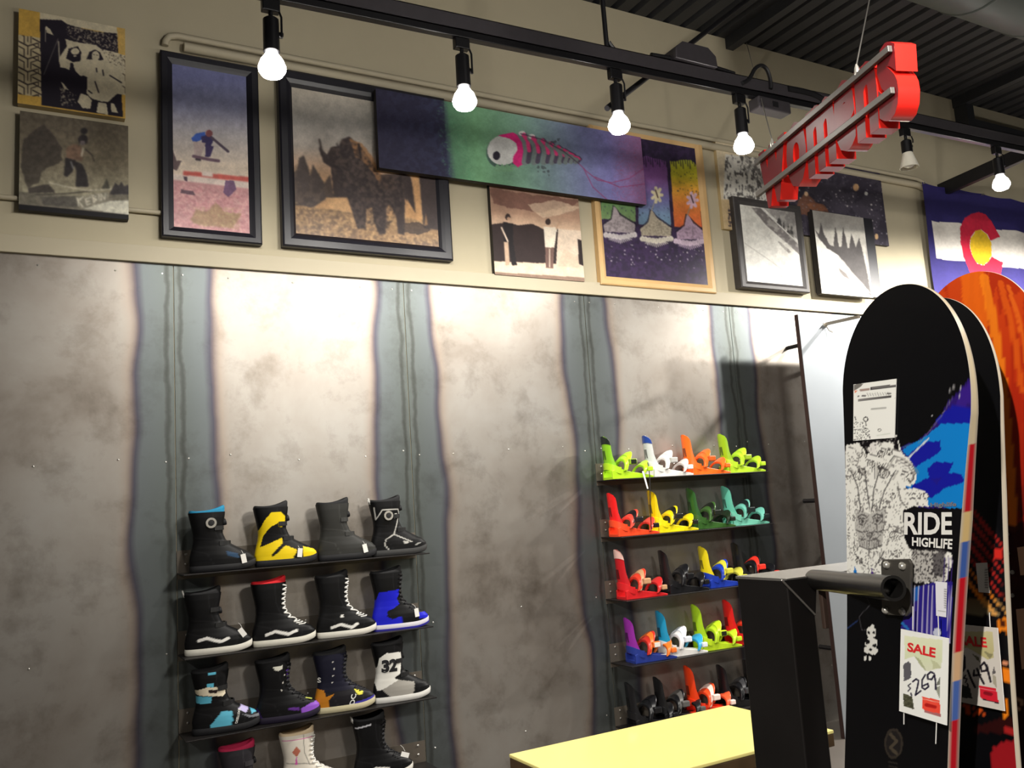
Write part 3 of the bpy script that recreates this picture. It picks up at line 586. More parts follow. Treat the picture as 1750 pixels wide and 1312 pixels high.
def d_pines(A):
    A.view(1220, 220, 4.374); A.grad([(640, (158, 154, 148)), (700, (150, 147, 142)), (730, (214, 210, 200)), (800, (190, 186, 178))], 'y', [(730, 590), (1180, 650), (1180, 1240), (900, 900), (745, 790)], skew=-.05)
    A.poly((72, 68, 68), [(755, 750), (785, 790), (800, 700), (825, 790), (865, 865), (895, 880), (908, 725), (935, 880), (955, 880), (966, 725), (1000, 890), (1012, 890), (1028, 785), (1060, 890), (1085, 815), (1120, 950), (1150, 1100), (1180, 1260), (1050, 1115), (930, 945), (850, 895), (780, 810)], 1, .9, 3)
    A.poly((176, 172, 166), [(820, 1010), (900, 985), (935, 950), (1060, 1100), (1175, 1230), (1080, 1190), (960, 1090)], .9, 1); A.poly((96, 90, 88), [(930, 1040), (990, 1080), (1020, 1130), (960, 1100)], .9, 1); A.dots((170, 164, 158), 16, 9, [(790, 1050), (960, 1110), (1000, 1220), (800, 1180)], 3, .6); A.poly((120, 116, 114), [(1130, 700), (1180, 700), (1180, 1230), (1140, 1050)], .5)
t = canvas('unframed black and white photo block of pines on a snowy ridge', [(1391, 360), (1478, 372), (1489, 508), (1402, 501)], -0.08, 0.05, d_pines, m_stretch, (232, 230, 222))
x0, x1, z0, z1 = rect([(1386, 358), (1492, 374), (1503, 511), (1400, 502)], -0.03)
MB().box(x0-0.01, x1+0.01, -0.0305, -0.001, z0+0.01, z1).build('backing_block', m_frame, t, bevel=0.003)
def d_fish(A):
    A.view(640, 180, 3.723)
    A.grad([(0, (44, 42, 66)), (300, (46, 46, 74)), (420, (50, 54, 84)), (470, (96, 146, 112)), (620, (116, 172, 126)), (900, (122, 164, 142)), (1100, (124, 146, 160)), (1300, (126, 132, 182)), (1450, (130, 126, 192)), (1600, (146, 110, 164)), (1730, (146, 92, 134))], 'x', skew=-.12)
    A.speck((90, 150, 110), 3, .62, [(380, -60), (560, -60), (620, 520), (440, 480)], .5, 3); A.speck((36, 34, 58), 8, .5, [(0, -200), (440, -60), (470, 480), (0, 420)], .6, 4); A.veins((168, 84, 122), 5, .018, [(1560, 200), (1740, 180), (1760, 640), (1500, 620)], .7, 6)
    for p in ([(1290, 360), (1350, 420), (1420, 475), (1510, 492), (1620, 465), (1730, 390)], [(1330, 400), (1390, 520), (1480, 600)], [(1400, 455), (1560, 520), (1720, 500)]): A.line((150, 70, 120), 6, p, .9)
    A.ell((60, 84, 80), 812, 300, 102, 102, .9)
    A.ell((222, 222, 220), 818, 286, 100, 94); A.poly((236, 40, 130), [(785, 192), (880, 172), (940, 205), (968, 285), (955, 370), (912, 394), (880, 366), (884, 325), (912, 282), (902, 240), (862, 212)], 1, .3)
    A.poly((120, 168, 130), [(760, 400), (780, 372), (800, 388), (812, 372), (828, 388), (842, 370), (858, 384), (872, 366), (886, 392), (880, 420), (770, 420)]); A.ell((38, 34, 48), 776, 320, 23, 28)
    for i, (x, w) in enumerate(((962, 25), (1022, 24), (1084, 23), (1136, 22), (1184, 18), (1222, 15), (1256, 12), (1286, 9))):
        y0 = 182+i*20; h = 175-i*20; pts = [(x-16, y0), (x+12, y0+h*.25), (x+22, y0+h*.6), (x+10, y0+h)]
        A.line((122, 134, 134), w+16, [(a-16, b+4) for a, b in pts]); A.line((74, 60, 84), w+6, [(a+6, b) for a, b in pts], .85); A.line((234, 60, 128), w, [(a, b) for a, b in pts[:3]])
        if i < 2: A.ell((226, 226, 222), x-22, y0-4, 22, 16); A.ell((234, 60, 128), x-12, y0+6, 13, 14)
    A.line((70, 60, 78), 7, [(930, 180), (1060, 215), (1200, 290), (1300, 370)], .8); A.dots((70, 78, 84), 22, 7, [(1040, 380), (1120, 400), (1110, 450), (1040, 430)], 5, .7); A.dots((70, 78, 84), 6, 6, [(1120, 190), (1180, 190), (1180, 260), (1120, 250)], 6, .8)
canvas('wide green to purple painting of a pink and white fishbone', [(642, 152), (1096, 234), (1104, 349), (648, 287)], -0.10, 0.042, d_fish, m_stretch, (110, 150, 130))
# ------------------------------------------------------------------ flag
m_cloth = mat_print('flag_cloth', 0.8, bump=0.3, bscale=900)
def flag():
    Y = -0.055; a = hitY(1575, 312, Y); b = hitY(1597, 500, Y); x0 = (a[0]+b[0])/2; z1 = a[2]; z0 = 2.98; x1 = x0+1.65
    t = thing('state_flag', 'blue and white flag with a red C around a yellow disc', 'flag', (x0, Y, z0))
    nx, ny = 190, 150; W = flat_grid((x0, Y, z1), (x1, Y, z1), (x0, Y, z0), nx, ny); d = W-CAM; w = d@_f
    A = Art(875+FPX*(d@_r)/w, 656-FPX*(d@_u)/w, (46, 40, 100)); A.view(1540, 180, 4.1)
    A.poly((226, 220, 212), [(212, 805), (300, 815), (861, 892), (1700, 1010), (1700, 1260), (861, 1150), (300, 1080), (245, 1070)])
    A.poly((206, 36, 66), [(396, 860), (430, 790), (480, 755), (540, 745), (590, 765), (630, 810), (682, 918), (625, 946), (608, 905), (560, 868), (510, 875), (475, 920), (466, 990), (488, 1050), (530, 1102), (578, 1118), (612, 1092), (636, 1058), (702, 1100), (690, 1180), (640, 1240), (540, 1225), (460, 1170), (415, 1070), (395, 960)])
    A.poly((232, 190, 40), [(470, 990), (475, 930), (510, 876), (555, 868), (600, 900), (632, 960), (636, 1050), (612, 1092), (575, 1116), (530, 1100), (490, 1052)])
    A.grain(.06, 3)
    X = (W[..., 0]-x0)/1.65; Z = (z1-W[..., 2])/(z1-z0)
    W[..., 1] += 0.016*np.sin(X*14+Z*2.5)*(0.35+Z)+0.007*np.sin(X*33-Z*7)*Z-0.012; W[..., 2] -= 0.012*np.abs(np.sin(X*math.pi*4))*(1-Z)
    grid_mesh('cloth', W, A.C, m_cloth, t)
    for X_ in (x0+.015, x0+.82, x1-.015): MB().lathe([(0.006, 0), (0.006, 0.04), (0.009, 0.042), (0.009, 0.046)], (X_, -0.036, z1-0.012), (0, -1, 0), 10).build('pin', m_screw, t)
flag()

# ================================================================== SHELVES
m_shelf = mat('shelf_steel', (40, 37, 36), 0.45, metal=0.6, vary=0.3, scale=6)
m_plate = mat('shelf_back_steel', (112, 104, 94), 0.5, metal=0.6, vary=0.2, scale=5)
def shelf(x0, x1, z, depth, label):
    t = thing('steel_shelf', label, 'shelf', ((x0+x1)/2, -0.006, z-0.006))
    MB().box(x0, x1, -depth, -0.009, z-0.006, z).build('shelf_plate', m_shelf, t, bevel=0.0015)
    bp = MB().box(x0, x1, -0.0095, -0.0062, z-0.03, z+0.105).build('back_plate', m_plate, t)
    for xx in (x0+0.04, (x0+x1)/2, x1-0.04):
        for zz in (z+0.04, z+0.085): MB().lathe([(0.006, 0), (0.006, 0.003), (0.003, 0.0048)], (xx, -0.0095, zz), (0, -1, 0), 8).build('bolt', m_screw, bp, off=tuple(t.location))
    return t
BZ = [1.386, 1.014, 0.662, 0.31]
BN = ['top', 'second', 'third', 'lowest visible']
for z, nme in zip(BZ, BN): shelf(0.0, 1.215, z, 0.20, nme+' dark steel shelf of the snowboard boot display')
m_strip = mat('strip_steel', (128, 118, 104), 0.5, metal=0.5)
NZ = [1.717, 1.377, 1.009, 0.640, 0.275]
NN = ['top', 'second', 'third', 'fourth', 'lowest']
for z, nme in zip(NZ, NN): shelf(2.43, 3.66, z, 0.22, nme+' dark steel shelf of the binding display')

# ================================================================== SNOWBOARD BOOTS
m_boot = mat_print('boot_upper', 0.5, bump=0.25, bscale=500)
m_lace_w = mat('lace_white', (226, 224, 218), 0.8); m_lace_k = mat('lace_black', (20, 20, 24), 0.7)
m_tagp = mat('tag_paper', (240, 238, 232), 0.7, vary=0.03)
m_lining = mat('boot_lining', (14, 14, 17), 0.9)
m_chrome = mat('dial_silver', (200, 196, 186), 0.3, metal=0.6)
ZK = [0.016, 0.03, 0.055, 0.075, 0.095, 0.12, 0.145, 0.175, 0.21, 0.25, 0.275]
FK = [0.287, 0.293, 0.290, 0.272, 0.232, 0.187, 0.158, 0.146, 0.147, 0.155, 0.158]
BK = [0.002, -0.004, -0.006, -0.003, 0.002, 0.009, 0.013, 0.013, 0.006, -0.003, -0.008]
WK = [0.047, 0.050, 0.051, 0.050, 0.047, 0.045, 0.046, 0.050, 0.054, 0.057, 0.057]
def bsurf(th, z, hs=1.0, off=0.0):
    zz = np.where(z > 0.12, 0.12+(z-0.12)/hs, z)
    f, b, w = np.interp(zz, ZK, FK)+off, np.interp(zz, ZK, BK)-off, np.interp(zz, ZK, WK)+off
    c, a = (f+b)/2, (f-b)/2
    cs, sn = np.cos(th), np.sin(th); x = c+a*np.sign(cs)*np.abs(cs)**0.88
    foot = np.clip((0.11-zz)/0.06, 0, 1); wt = 1-foot*0.20*np.clip(-cs, 0, 1)
    return x, w*wt*np.sign(sn)*np.abs(sn)**0.72
def boot(label, X, z, base, paint=None, sole=(30, 30, 33), sole2=None, collar=(16, 16, 19), lace=None, dial=None, side_dial=None, tagat=None, loop=None, hs=1.0, y=-0.108, rz=-0.06, extra=None):
    t = thing('snowboard_boot', label, 'boot', (X, y, z), rz, 'snowboard boots on the wall shelves', world=False)
    ns, na = 84, 112; top = 0.12+0.155*hs
    zs = np.linspace(0.016, top, ns)[:, None]; th = np.linspace(0, 2*math.pi, na, endpoint=False)[None, :]
    x, yy = bsurf(th+zs*0, zs+th*0, hs); zz = zs+th*0
    # toe box rounds over, instep rises: lift low slices into a smooth toe
    rise = 0.016*np.clip((x-0.20)/0.09, 0, 1)**2*np.clip((0.06-zz)/0.05, 0, 1); zz = zz+rise
    W = np.stack([x, yy, zz], -1)
    A = Art(x, zz, base); A.k = 1.0
    # seams every boot has
    bl = np.asarray(base)*0.55 if sum(base) > 150 else np.asarray(base)+18
    def ln(pts, w=0.004, c=bl, a=.8): A.put(np.clip((w/2-segdist(x, zz, pts))/0.002+.5, 0, 1), c, a)
    ln([(0.21, 0.02), (0.225, 0.06), (0.215, 0.10)]); ln([(0.0, 0.105), (0.07, 0.085), (0.10, 0.03)]); ln([(0.02, 0.16), (0.10, 0.15), (0.15, 0.135)]); ln([(0.095, top), (0.10, 0.2), (0.125, 0.14)])
    if paint: paint(A)
    grid_mesh('upper', W, A.C, m_boot, t, wrap=True)
    # sole
    def solering(zv, off): xs, ys = bsurf(np.linspace(0, 2*math.pi, 40, endpoint=False), np.full(40, 0.03), 1, off); return [(a, b, zv+0.016*max(0, (a-0.20)/0.09)**2) for a, b in zip(xs, ys)]
    ms = mat('sole_%d_%d_%d' % sole, sole, 0.55)
    so = MB().rings([solering(h, o) for h, o in ((0.0, -0.004), (0.004, 0.001), (0.020, 0.003), (0.030, 0.002), (0.031, -0.006))]).build('sole', ms, t, smooth=True)
    if sole2: MB().rings([solering(h, o) for h, o in ((-0.0005, -0.002), (0.0, 0.0035), (0.009, 0.0045), (0.0095, 0.0)) ]).build('outsole', mat('sole_%d_%d_%d' % sole2, sole2, .55), t, smooth=True)
    # liner collar with a raised tongue
    n = 40; tt = np.linspace(0, 2*math.pi, n, endpoint=False); R = []
    for dz, off in ((-0.02, -0.004), (0.004, -0.002), (0.012, -0.003), (0.016, -0.008), (0.010, -0.016), (-0.05, -0.018)):
        xs, ys = bsurf(tt, np.full(n, top-0.001), hs, off); up = (0.010*np.cos(tt)+0.006*np.cos(2*tt)) if dz > -0.015 else 0*tt
        R.append([(a, b, top+dz+u) for a, b, u in zip(xs, ys, up)])
    MB().rings(R).build('liner_collar', mat('collar_%d_%d_%d' % collar, collar, 0.8, bump=.3, scale=200), t, smooth=True)
    if lace is not None:
        mb = MB(); zs_ = np.linspace(0.105, top-0.012, 9)
        for a, b in zip(zs_[:-1], zs_[1:]):
            for sgn in (-1, 1):
                pts = []
                for q in np.linspace(0, 1, 5):
                    th_ = sgn*math.radians(48)*(1-2*q); zc = a+(b-a)*q; px, py = bsurf(np.array([th_]), np.array([zc]), hs, 0.004); pts.append((px[0], py[0], zc))
                mb.tube(pts, 0.0036, 6)
        for zc in np.linspace(0.088, 0.103, 3):
            pts = []
            for th_ in np.linspace(-0.9, 0.9, 5): px, py = bsurf(np.array([th_]), np.array([zc]), hs, 0.003); pts.append((px[0], py[0], zc))
            mb.tube(pts, 0.003, 6)
        mb.build('laces', lace, t, smooth=True)
    else:
        for zc in (0.128, 0.20):
            mb = MB(); Rr = []
            for th_ in np.linspace(-1.25, 1.25, 11):
                px, py = bsurf(np.array([th_]), np.array([zc]), hs, 0.0); qx, qy = bsurf(np.array([th_]), np.array([zc]), hs, 0.0045)
                Rr.append([(px[0], py[0], zc-0.011), (qx[0], qy[0], zc-0.010), (qx[0], qy[0], zc+0.010), (px[0], py[0], zc+0.011)])
            mb.rings(Rr).build('front_strap', mat('strap_%d_%d_%d' % tuple(int(v*.8+12) for v in base), tuple(int(v*.8+12) for v in base), .5), t)
    if dial is not None:
        fx, _ = bsurf(np.array([0.0]), np.array([dial]), hs, 0.0)
        MB().lathe([(0.014, -0.004), (0.016, 0.004), (0.015, 0.012), (0.010, 0.014)], (fx[0], 0, dial), (1, 0, 0.2), 14).build('tongue_dial', m_lace_k, t, smooth=True)
    if side_dial is not None:
        sx, sz = side_dial; _, sy = bsurf(np.array([-math.pi/2]), np.array([sz]), hs)
        sd = MB().lathe([(0.023, -0.003), (0.025, 0.004), (0.024, 0.008), (0.015, 0.008), (0.013, 0.004)], (sx, sy[0], sz), (0, -1, 0), 22).build('side_dial', m_chrome, t, smooth=True)
        MB().lathe([(0.013, 0.003), (0.012, 0.009), (0.004, 0.010)], (sx, sy[0], sz), (0, -1, 0), 14).build('dial_core', m_lace_k, sd, smooth=True)
    if tagat is not None:
        gx, gz, ga = tagat; ca, sa = math.cos(ga), math.sin(ga); w_, h_ = 0.0115, 0.021; _, sy = bsurf(np.array([-0.75]), np.array([0.05]), hs)
        q = [(-w_, -h_), (w_, -h_), (w_, h_), (-w_, h_)]; yq = -0.056
        pt_ = MB().rings([[(gx+a*ca-b*sa, yq+dy, gz+a*sa+b*ca) for a, b in q] for dy in (0, 0.001)]).build('price_tag', m_tagp, t)
        MB().tube([(gx, yq, gz+h_*.8), (gx-0.005, yq+0.014, gz+h_+0.012), (gx-0.012, yq+0.03, gz+h_+0.02)], 0.0008, 5).build('tag_string', m_tagp, pt_)
    if loop is not None:
        bx, _ = bsurf(np.array([math.pi]), np.array([top]), hs); MB().tube([(bx[0]+0.004, -0.012, top-0.01), (bx[0]-0.004, -0.01, top+0.02), (bx[0]-0.004, 0.01, top+0.02), (bx[0]+0.004, 0.012, top-0.01)], 0.003, 6).build('pull_loop', loop, t, smooth=True)
    if extra: extra(t, hs)
    return t
def conv(hx, by, sx, sz, sl): return lambda pts: [((a-hx)/sx, (by+sl*(a-hx)-b)/sz) for a, b in pts]
SA = (1640, 1771); SC = (1823, 1968)
def P_(A, cv, col, pts): A.put(inpoly(A.X0, A.Y0, cv(pts)), col)
def Ln_(A, cv, col, w, pts): A.put(np.clip((w/2-segdist(A.X0, A.Y0, cv(pts)))/0.0015+.5, 0, 1), col)
K = (10, 10, 12); WH = (232, 230, 224)
XB = [[0.045, 0.345, 0.655, 0.935], [0.02, 0.325, 0.637, 0.925], [0.048, 0.335, 0.615, 0.915]]
# --- top shelf
cv = conv(80, 765, *SA, -.093)
boot('black snowboard boot with a silver side dial and teal collar', XB[0][0], BZ[0], K, lambda A, c=cv: (P_(A, c, (30, 62, 92), [(330, 580), (420, 600), (430, 640), (350, 620)])), collar=(24, 128, 168), dial=0.225, side_dial=(0.088, 0.225), tagat=(0.232, 0.05, .18))  # blue toe patch is a highlight put into the upper's colour
cv = conv(628, 690, *SA, -.093)
YE = (238, 206, 20)
def p_yel(A, c=cv):
    P_(A, c, YE, [(600, 655), (612, 560), (640, 400), (690, 290), (740, 225), (810, 215), (852, 250), (852, 300), (826, 305), (826, 345), (798, 345), (795, 310), (730, 350), (680, 420), (655, 520), (700, 500), (822, 435), (826, 480), (736, 580), (748, 602), (850, 500), (942, 540), (900, 612), (868, 660)])
    P_(A, c, YE, [(985, 505), (1150, 545), (1150, 575), (1080, 582), (985, 596)])
boot('yellow and black snowboard boot on the top shelf', XB[0][1], BZ[0], K, p_yel, dial=0.225, tagat=(0.20, 0.055, -.12), hs=1.04)
boot('plain charcoal snowboard boot between the yellow boot and the white-piped boot', XB[0][2], BZ[0], (50, 50, 48), dial=0.225, tagat=(0.222, 0.05, .2), hs=1.04)
cv = conv(565, 606, *SA, -.06); GR = (186, 184, 178)
def p_pipe(A, c=cv):
    for p in ([(578, 165), (592, 270), (640, 185), (785, 178), (797, 212), (766, 320), (738, 405), (892, 475)], [(738, 405), (668, 450), (655, 500), (706, 568)]): Ln_(A, c, GR, 0.006, p)
    P_(A, c, WH, [(735, 245), (750, 218), (772, 215), (768, 255), (745, 262)]); P_(A, c, GR, [(820, 465), (860, 470), (860, 490), (830, 490)]); P_(A, c, (150, 150, 146), [(915, 500), (960, 480), (985, 485), (930, 508)])
boot('black snowboard boot with thin white piping and a white side dial', XB[0][3], BZ[0], K, p_pipe, side_dial=(0.077, 0.205), dial=0.24, loop=m_lace_w, hs=1.02, sole=(60, 60, 60))
# --- second shelf
cv = conv(112, 322, *SC, -.12)
WAVE = lambda A, c, p: Ln_(A, c, WH, 0.014, p)
boot('black high-top boot with a white wave stripe and black strap closure', XB[1][0], BZ[1], K, lambda A, c=cv: WAVE(A, c, [(205, 178), (270, 155), (380, 185), (440, 155)]), sole=(226, 222, 210), dial=0.19, tagat=(0.243, 0.085, .6), loop=m_lace_w, hs=1.0)
cv = conv(708, 235, *SC, -.12)
boot('black boot with white laces, white wave stripe and red collar', XB[1][1], BZ[1], K, lambda A, c=cv: WAVE(A, c, [(805, 115), (880, 82), (990, 105), (1062, 72)]), sole=(228, 224, 210), collar=(214, 22, 34), lace=m_lace_w, hs=1.12)
cv = conv(112, 1265, *SA, -.12)
boot('black boot with white laces, white wave stripe and black collar', XB[1][2], BZ[1], K, lambda A, c=cv: (WAVE(A, c, [(208, 1165), (280, 1135), (370, 1160), (416, 1130)]), P_(A, c, WH, [(280, 1060), (305, 1045), (308, 1070), (285, 1080)])), sole=(230, 226, 214), lace=m_lace_w, hs=1.12)
cv = conv(556, 1195, *SA, -.10); BL = (26, 30, 196)
def p_blue(A, c=cv):
    P_(A, c, BL, [(530, 1140), (545, 1040), (596, 850), (772, 818), (766, 862), (744, 900), (766, 950), (720, 985), (660, 1010), (655, 1060), (700, 1085), (772, 1058), (792, 1102), (742, 1140)])
    P_(A, c, BL, [(935, 1030), (1040, 1020), (1040, 1070), (940, 1085)])
boot('royal blue and black high-top snowboard boot', XB[1][3], BZ[1], K, p_blue, sole=(222, 218, 226), sole2=(36, 30, 140), lace=m_lace_k, tagat=(0.215, 0.075, .12), hs=1.08)
# --- third shelf
cv = conv(150, 1030, *SC, -.12); CY = (92, 178, 204)
def p_cyan(A, c=cv):
    P_(A, c, CY, [(270, 940), (370, 812), (448, 815), (452, 900), (422, 972), (308, 990)]); P_(A, c, (228, 216, 190), [(150, 660), (150, 640), (250, 603), (402, 603), (402, 662), (380, 684), (195, 676)]); P_(A, c, (40, 30, 28), [(262, 625), (335, 625), (332, 655), (262, 652)])
    P_(A, c, CY, [(150, 684), (290, 684), (282, 742), (200, 748), (150, 740)]); P_(A, c, CY, [(250, 460), (322, 460), (318, 490), (262, 496)]); P_(A, c, CY, [(250, 570), (304, 565), (300, 602), (250, 602)])
    P_(A, c, (190, 180, 222), [(498, 800), (560, 748), (612, 770), (560, 838)]); P_(A, c, CY, [(600, 772), (720, 784), (690, 822), (610, 848)]); P_(A, c, (120, 122, 128), [(520, 840), (600, 860), (690, 850), (690, 875), (590, 880)])
def txt_boot(s, x0, z0, hgt, vert, m, bold=0.02):
    def f(t, hs):
        v, fc = text_data(s, bold); v = v-v.min(0); k = hgt/max(v[:, 1].max(), 1e-6); mb = MB(); vs = []
        for a, b, _ in v:
            a *= k; b *= k; px, pz = (x0-b+a*0.28, z0+a) if vert else (x0+a, z0+b)
            zq = np.array([pz]); f_, b_ = np.interp(pz, ZK, FK), np.interp(pz, ZK, BK); cc, aa = (f_+b_)/2, (f_-b_)/2
            cth = np.clip((px-cc)/aa, -.98, .98); cth = np.sign(cth)*abs(cth)**(1/0.88); _, yv = bsurf(np.array([-math.acos(cth)]), zq, hs, 0.0022); vs.append((px, yv[0], pz))
        mb.add(vs, fc); mb.build('lettering', m, t)
    return f
boot('black boot with light blue heel panel and cream ankle strap', XB[2][0], BZ[2], K, p_cyan, dial=None, extra=txt_boot('DEELUXE', 0.186, 0.035, 0.011, True, m_lace_w))
cv = conv(738, 890, *SC, -.12); PU = (142, 84, 196)
def p_purp(A, c=cv):
    P_(A, c, PU, [(1095, 745), (1180, 705), (1270, 680), (1280, 770), (1200, 790), (1098, 805)]); P_(A, c, (92, 46, 134), [(975, 735), (1070, 735), (1075, 765), (990, 755)]); P_(A, c, (52, 30, 96), [(690, 890), (690, 760), (735, 740), (770, 830), (820, 860), (1000, 890)])
    P_(A, c, (212, 210, 196), [(862, 366), (945, 352), (940, 386), (905, 402), (868, 392)]); P_(A, c, (84, 40, 150), [(975, 400), (1060, 350), (1040, 430), (990, 480)])
    for p in ((960, 440), (945, 510), (930, 580)): A.put(np.hypot(A.X0-cvp(c, p)[0], A.Y0-cvp(c, p)[1]) < 0.004, (200, 196, 186))
def cvp(c, p): return c([p])[0]
boot('black laced boot with a purple toe and purple tongue', XB[2][1], BZ[2], K, p_purp, lace=m_lace_k, sole=(30, 22, 44), tagat=None, hs=1.03, extra=lambda t, hs: MB().tube([(0.22, -0.03, 0.094), (0.25, -0.034, 0.086)], 0.0035, 6).build('lace_tip', mat('lace_lime', (208, 216, 96), .7), t))
cv = conv(100, 815, *SC, -.12)
def p_org(A, c=cv):
    A.poly((24, 24, 40), [(0.0, 0.10), (0.3, 0.10), (0.3, 0.4), (-.1, 0.4)])
    P_(A, c, (192, 122, 30), [(60, 570), (160, 588), (176, 650), (248, 618), (200, 680), (204, 740), (248, 780), (250, 830), (60, 820)]); P_(A, c, (62, 56, 150), [(418, 705), (520, 680), (640, 640), (640, 720), (560, 775), (430, 790)]); P_(A, c, (226, 218, 80), [(428, 578), (470, 590), (512, 602), (500, 634), (456, 634)])
    for p in ((235, 322), (250, 385), (240, 450), (230, 515)): A.put(np.hypot(A.X0-cvp(c, p)[0], A.Y0-cvp(c, p)[1]) < 0.004, (204, 202, 196))
def two_txt(t, hs): txt_boot('S', 0.008, 0.148, 0.024, False, m_lace_w)(t, hs); txt_boot('DC', 0.176, 0.028, 0.026, True, m_lace_w)(t, hs)
boot('black laced boot with an orange heel and dark blue toe', XB[2][2], BZ[2], (26, 24, 28), p_org, lace=m_lace_k, sole=(206, 196, 160), extra=two_txt, hs=1.02)
cv = conv(632, 722, *SC, -.06)
def p_32(A, c=cv):
    P_(A, c, (228, 226, 218), [(645, 592), (636, 540), (656, 380), (668, 280), (730, 232), (872, 232), (884, 290), (862, 440), (800, 480), (842, 500), (700, 582)]); P_(A, c, (158, 154, 146), [(686, 584), (842, 498), (996, 530), (978, 645), (760, 655)])
boot('white and grey boot with a large black 32 on its cuff', XB[2][3], BZ[2], K, p_32, sole=(228, 226, 220), dial=0.215, hs=1.06, tagat=None, extra=txt_boot('32', 0.030, 0.150, 0.064, False, m_lace_k, 0.06))
# --- lowest visible shelf
boot('dark grey boot with a crimson collar on the lowest visible shelf', 0.16, BZ[3], (44, 42, 46), None, collar=(176, 24, 70), dial=0.2, hs=0.95)
def p_crm(A):
    A.poly((206, 84, 160), [(0.0, 0.262), (0.2, 0.262), (0.2, 0.268), (0.0, 0.268)]); A.poly((188, 110, 88), [(0.042, 0.21), (0.062, 0.186), (0.082, 0.21), (0.062, 0.234)]); A.poly((214, 96, 176), [(0.056, 0.15), (0.068, 0.15), (0.065, 0.186), (0.059, 0.186)])
boot('cream white boot with a pink-brown diamond badge', 0.44, BZ[3], (226, 218, 204), p_crm, sole=(206, 198, 186), collar=(206, 184, 150), lace=m_lace_w, hs=1.06)
boot('black boot with a white stripe at the right of the lowest visible shelf', 0.80, BZ[3], K, lambda A: (A.put(np.clip((0.013/2-segdist(A.X0, A.Y0, [(0.05, 0.045), (0.09, 0.06), (0.15, 0.05)]))/0.0015+.5, 0, 1), WH), A.poly((206, 206, 212), [(0.0, 0.255), (0.075, 0.268), (0.07, 0.275), (0.0, 0.262)])), sole=(226, 222, 212), lace=m_lace_k, hs=1.1, loop=m_lace_w, tagat=(0.24, 0.1, 1.2))

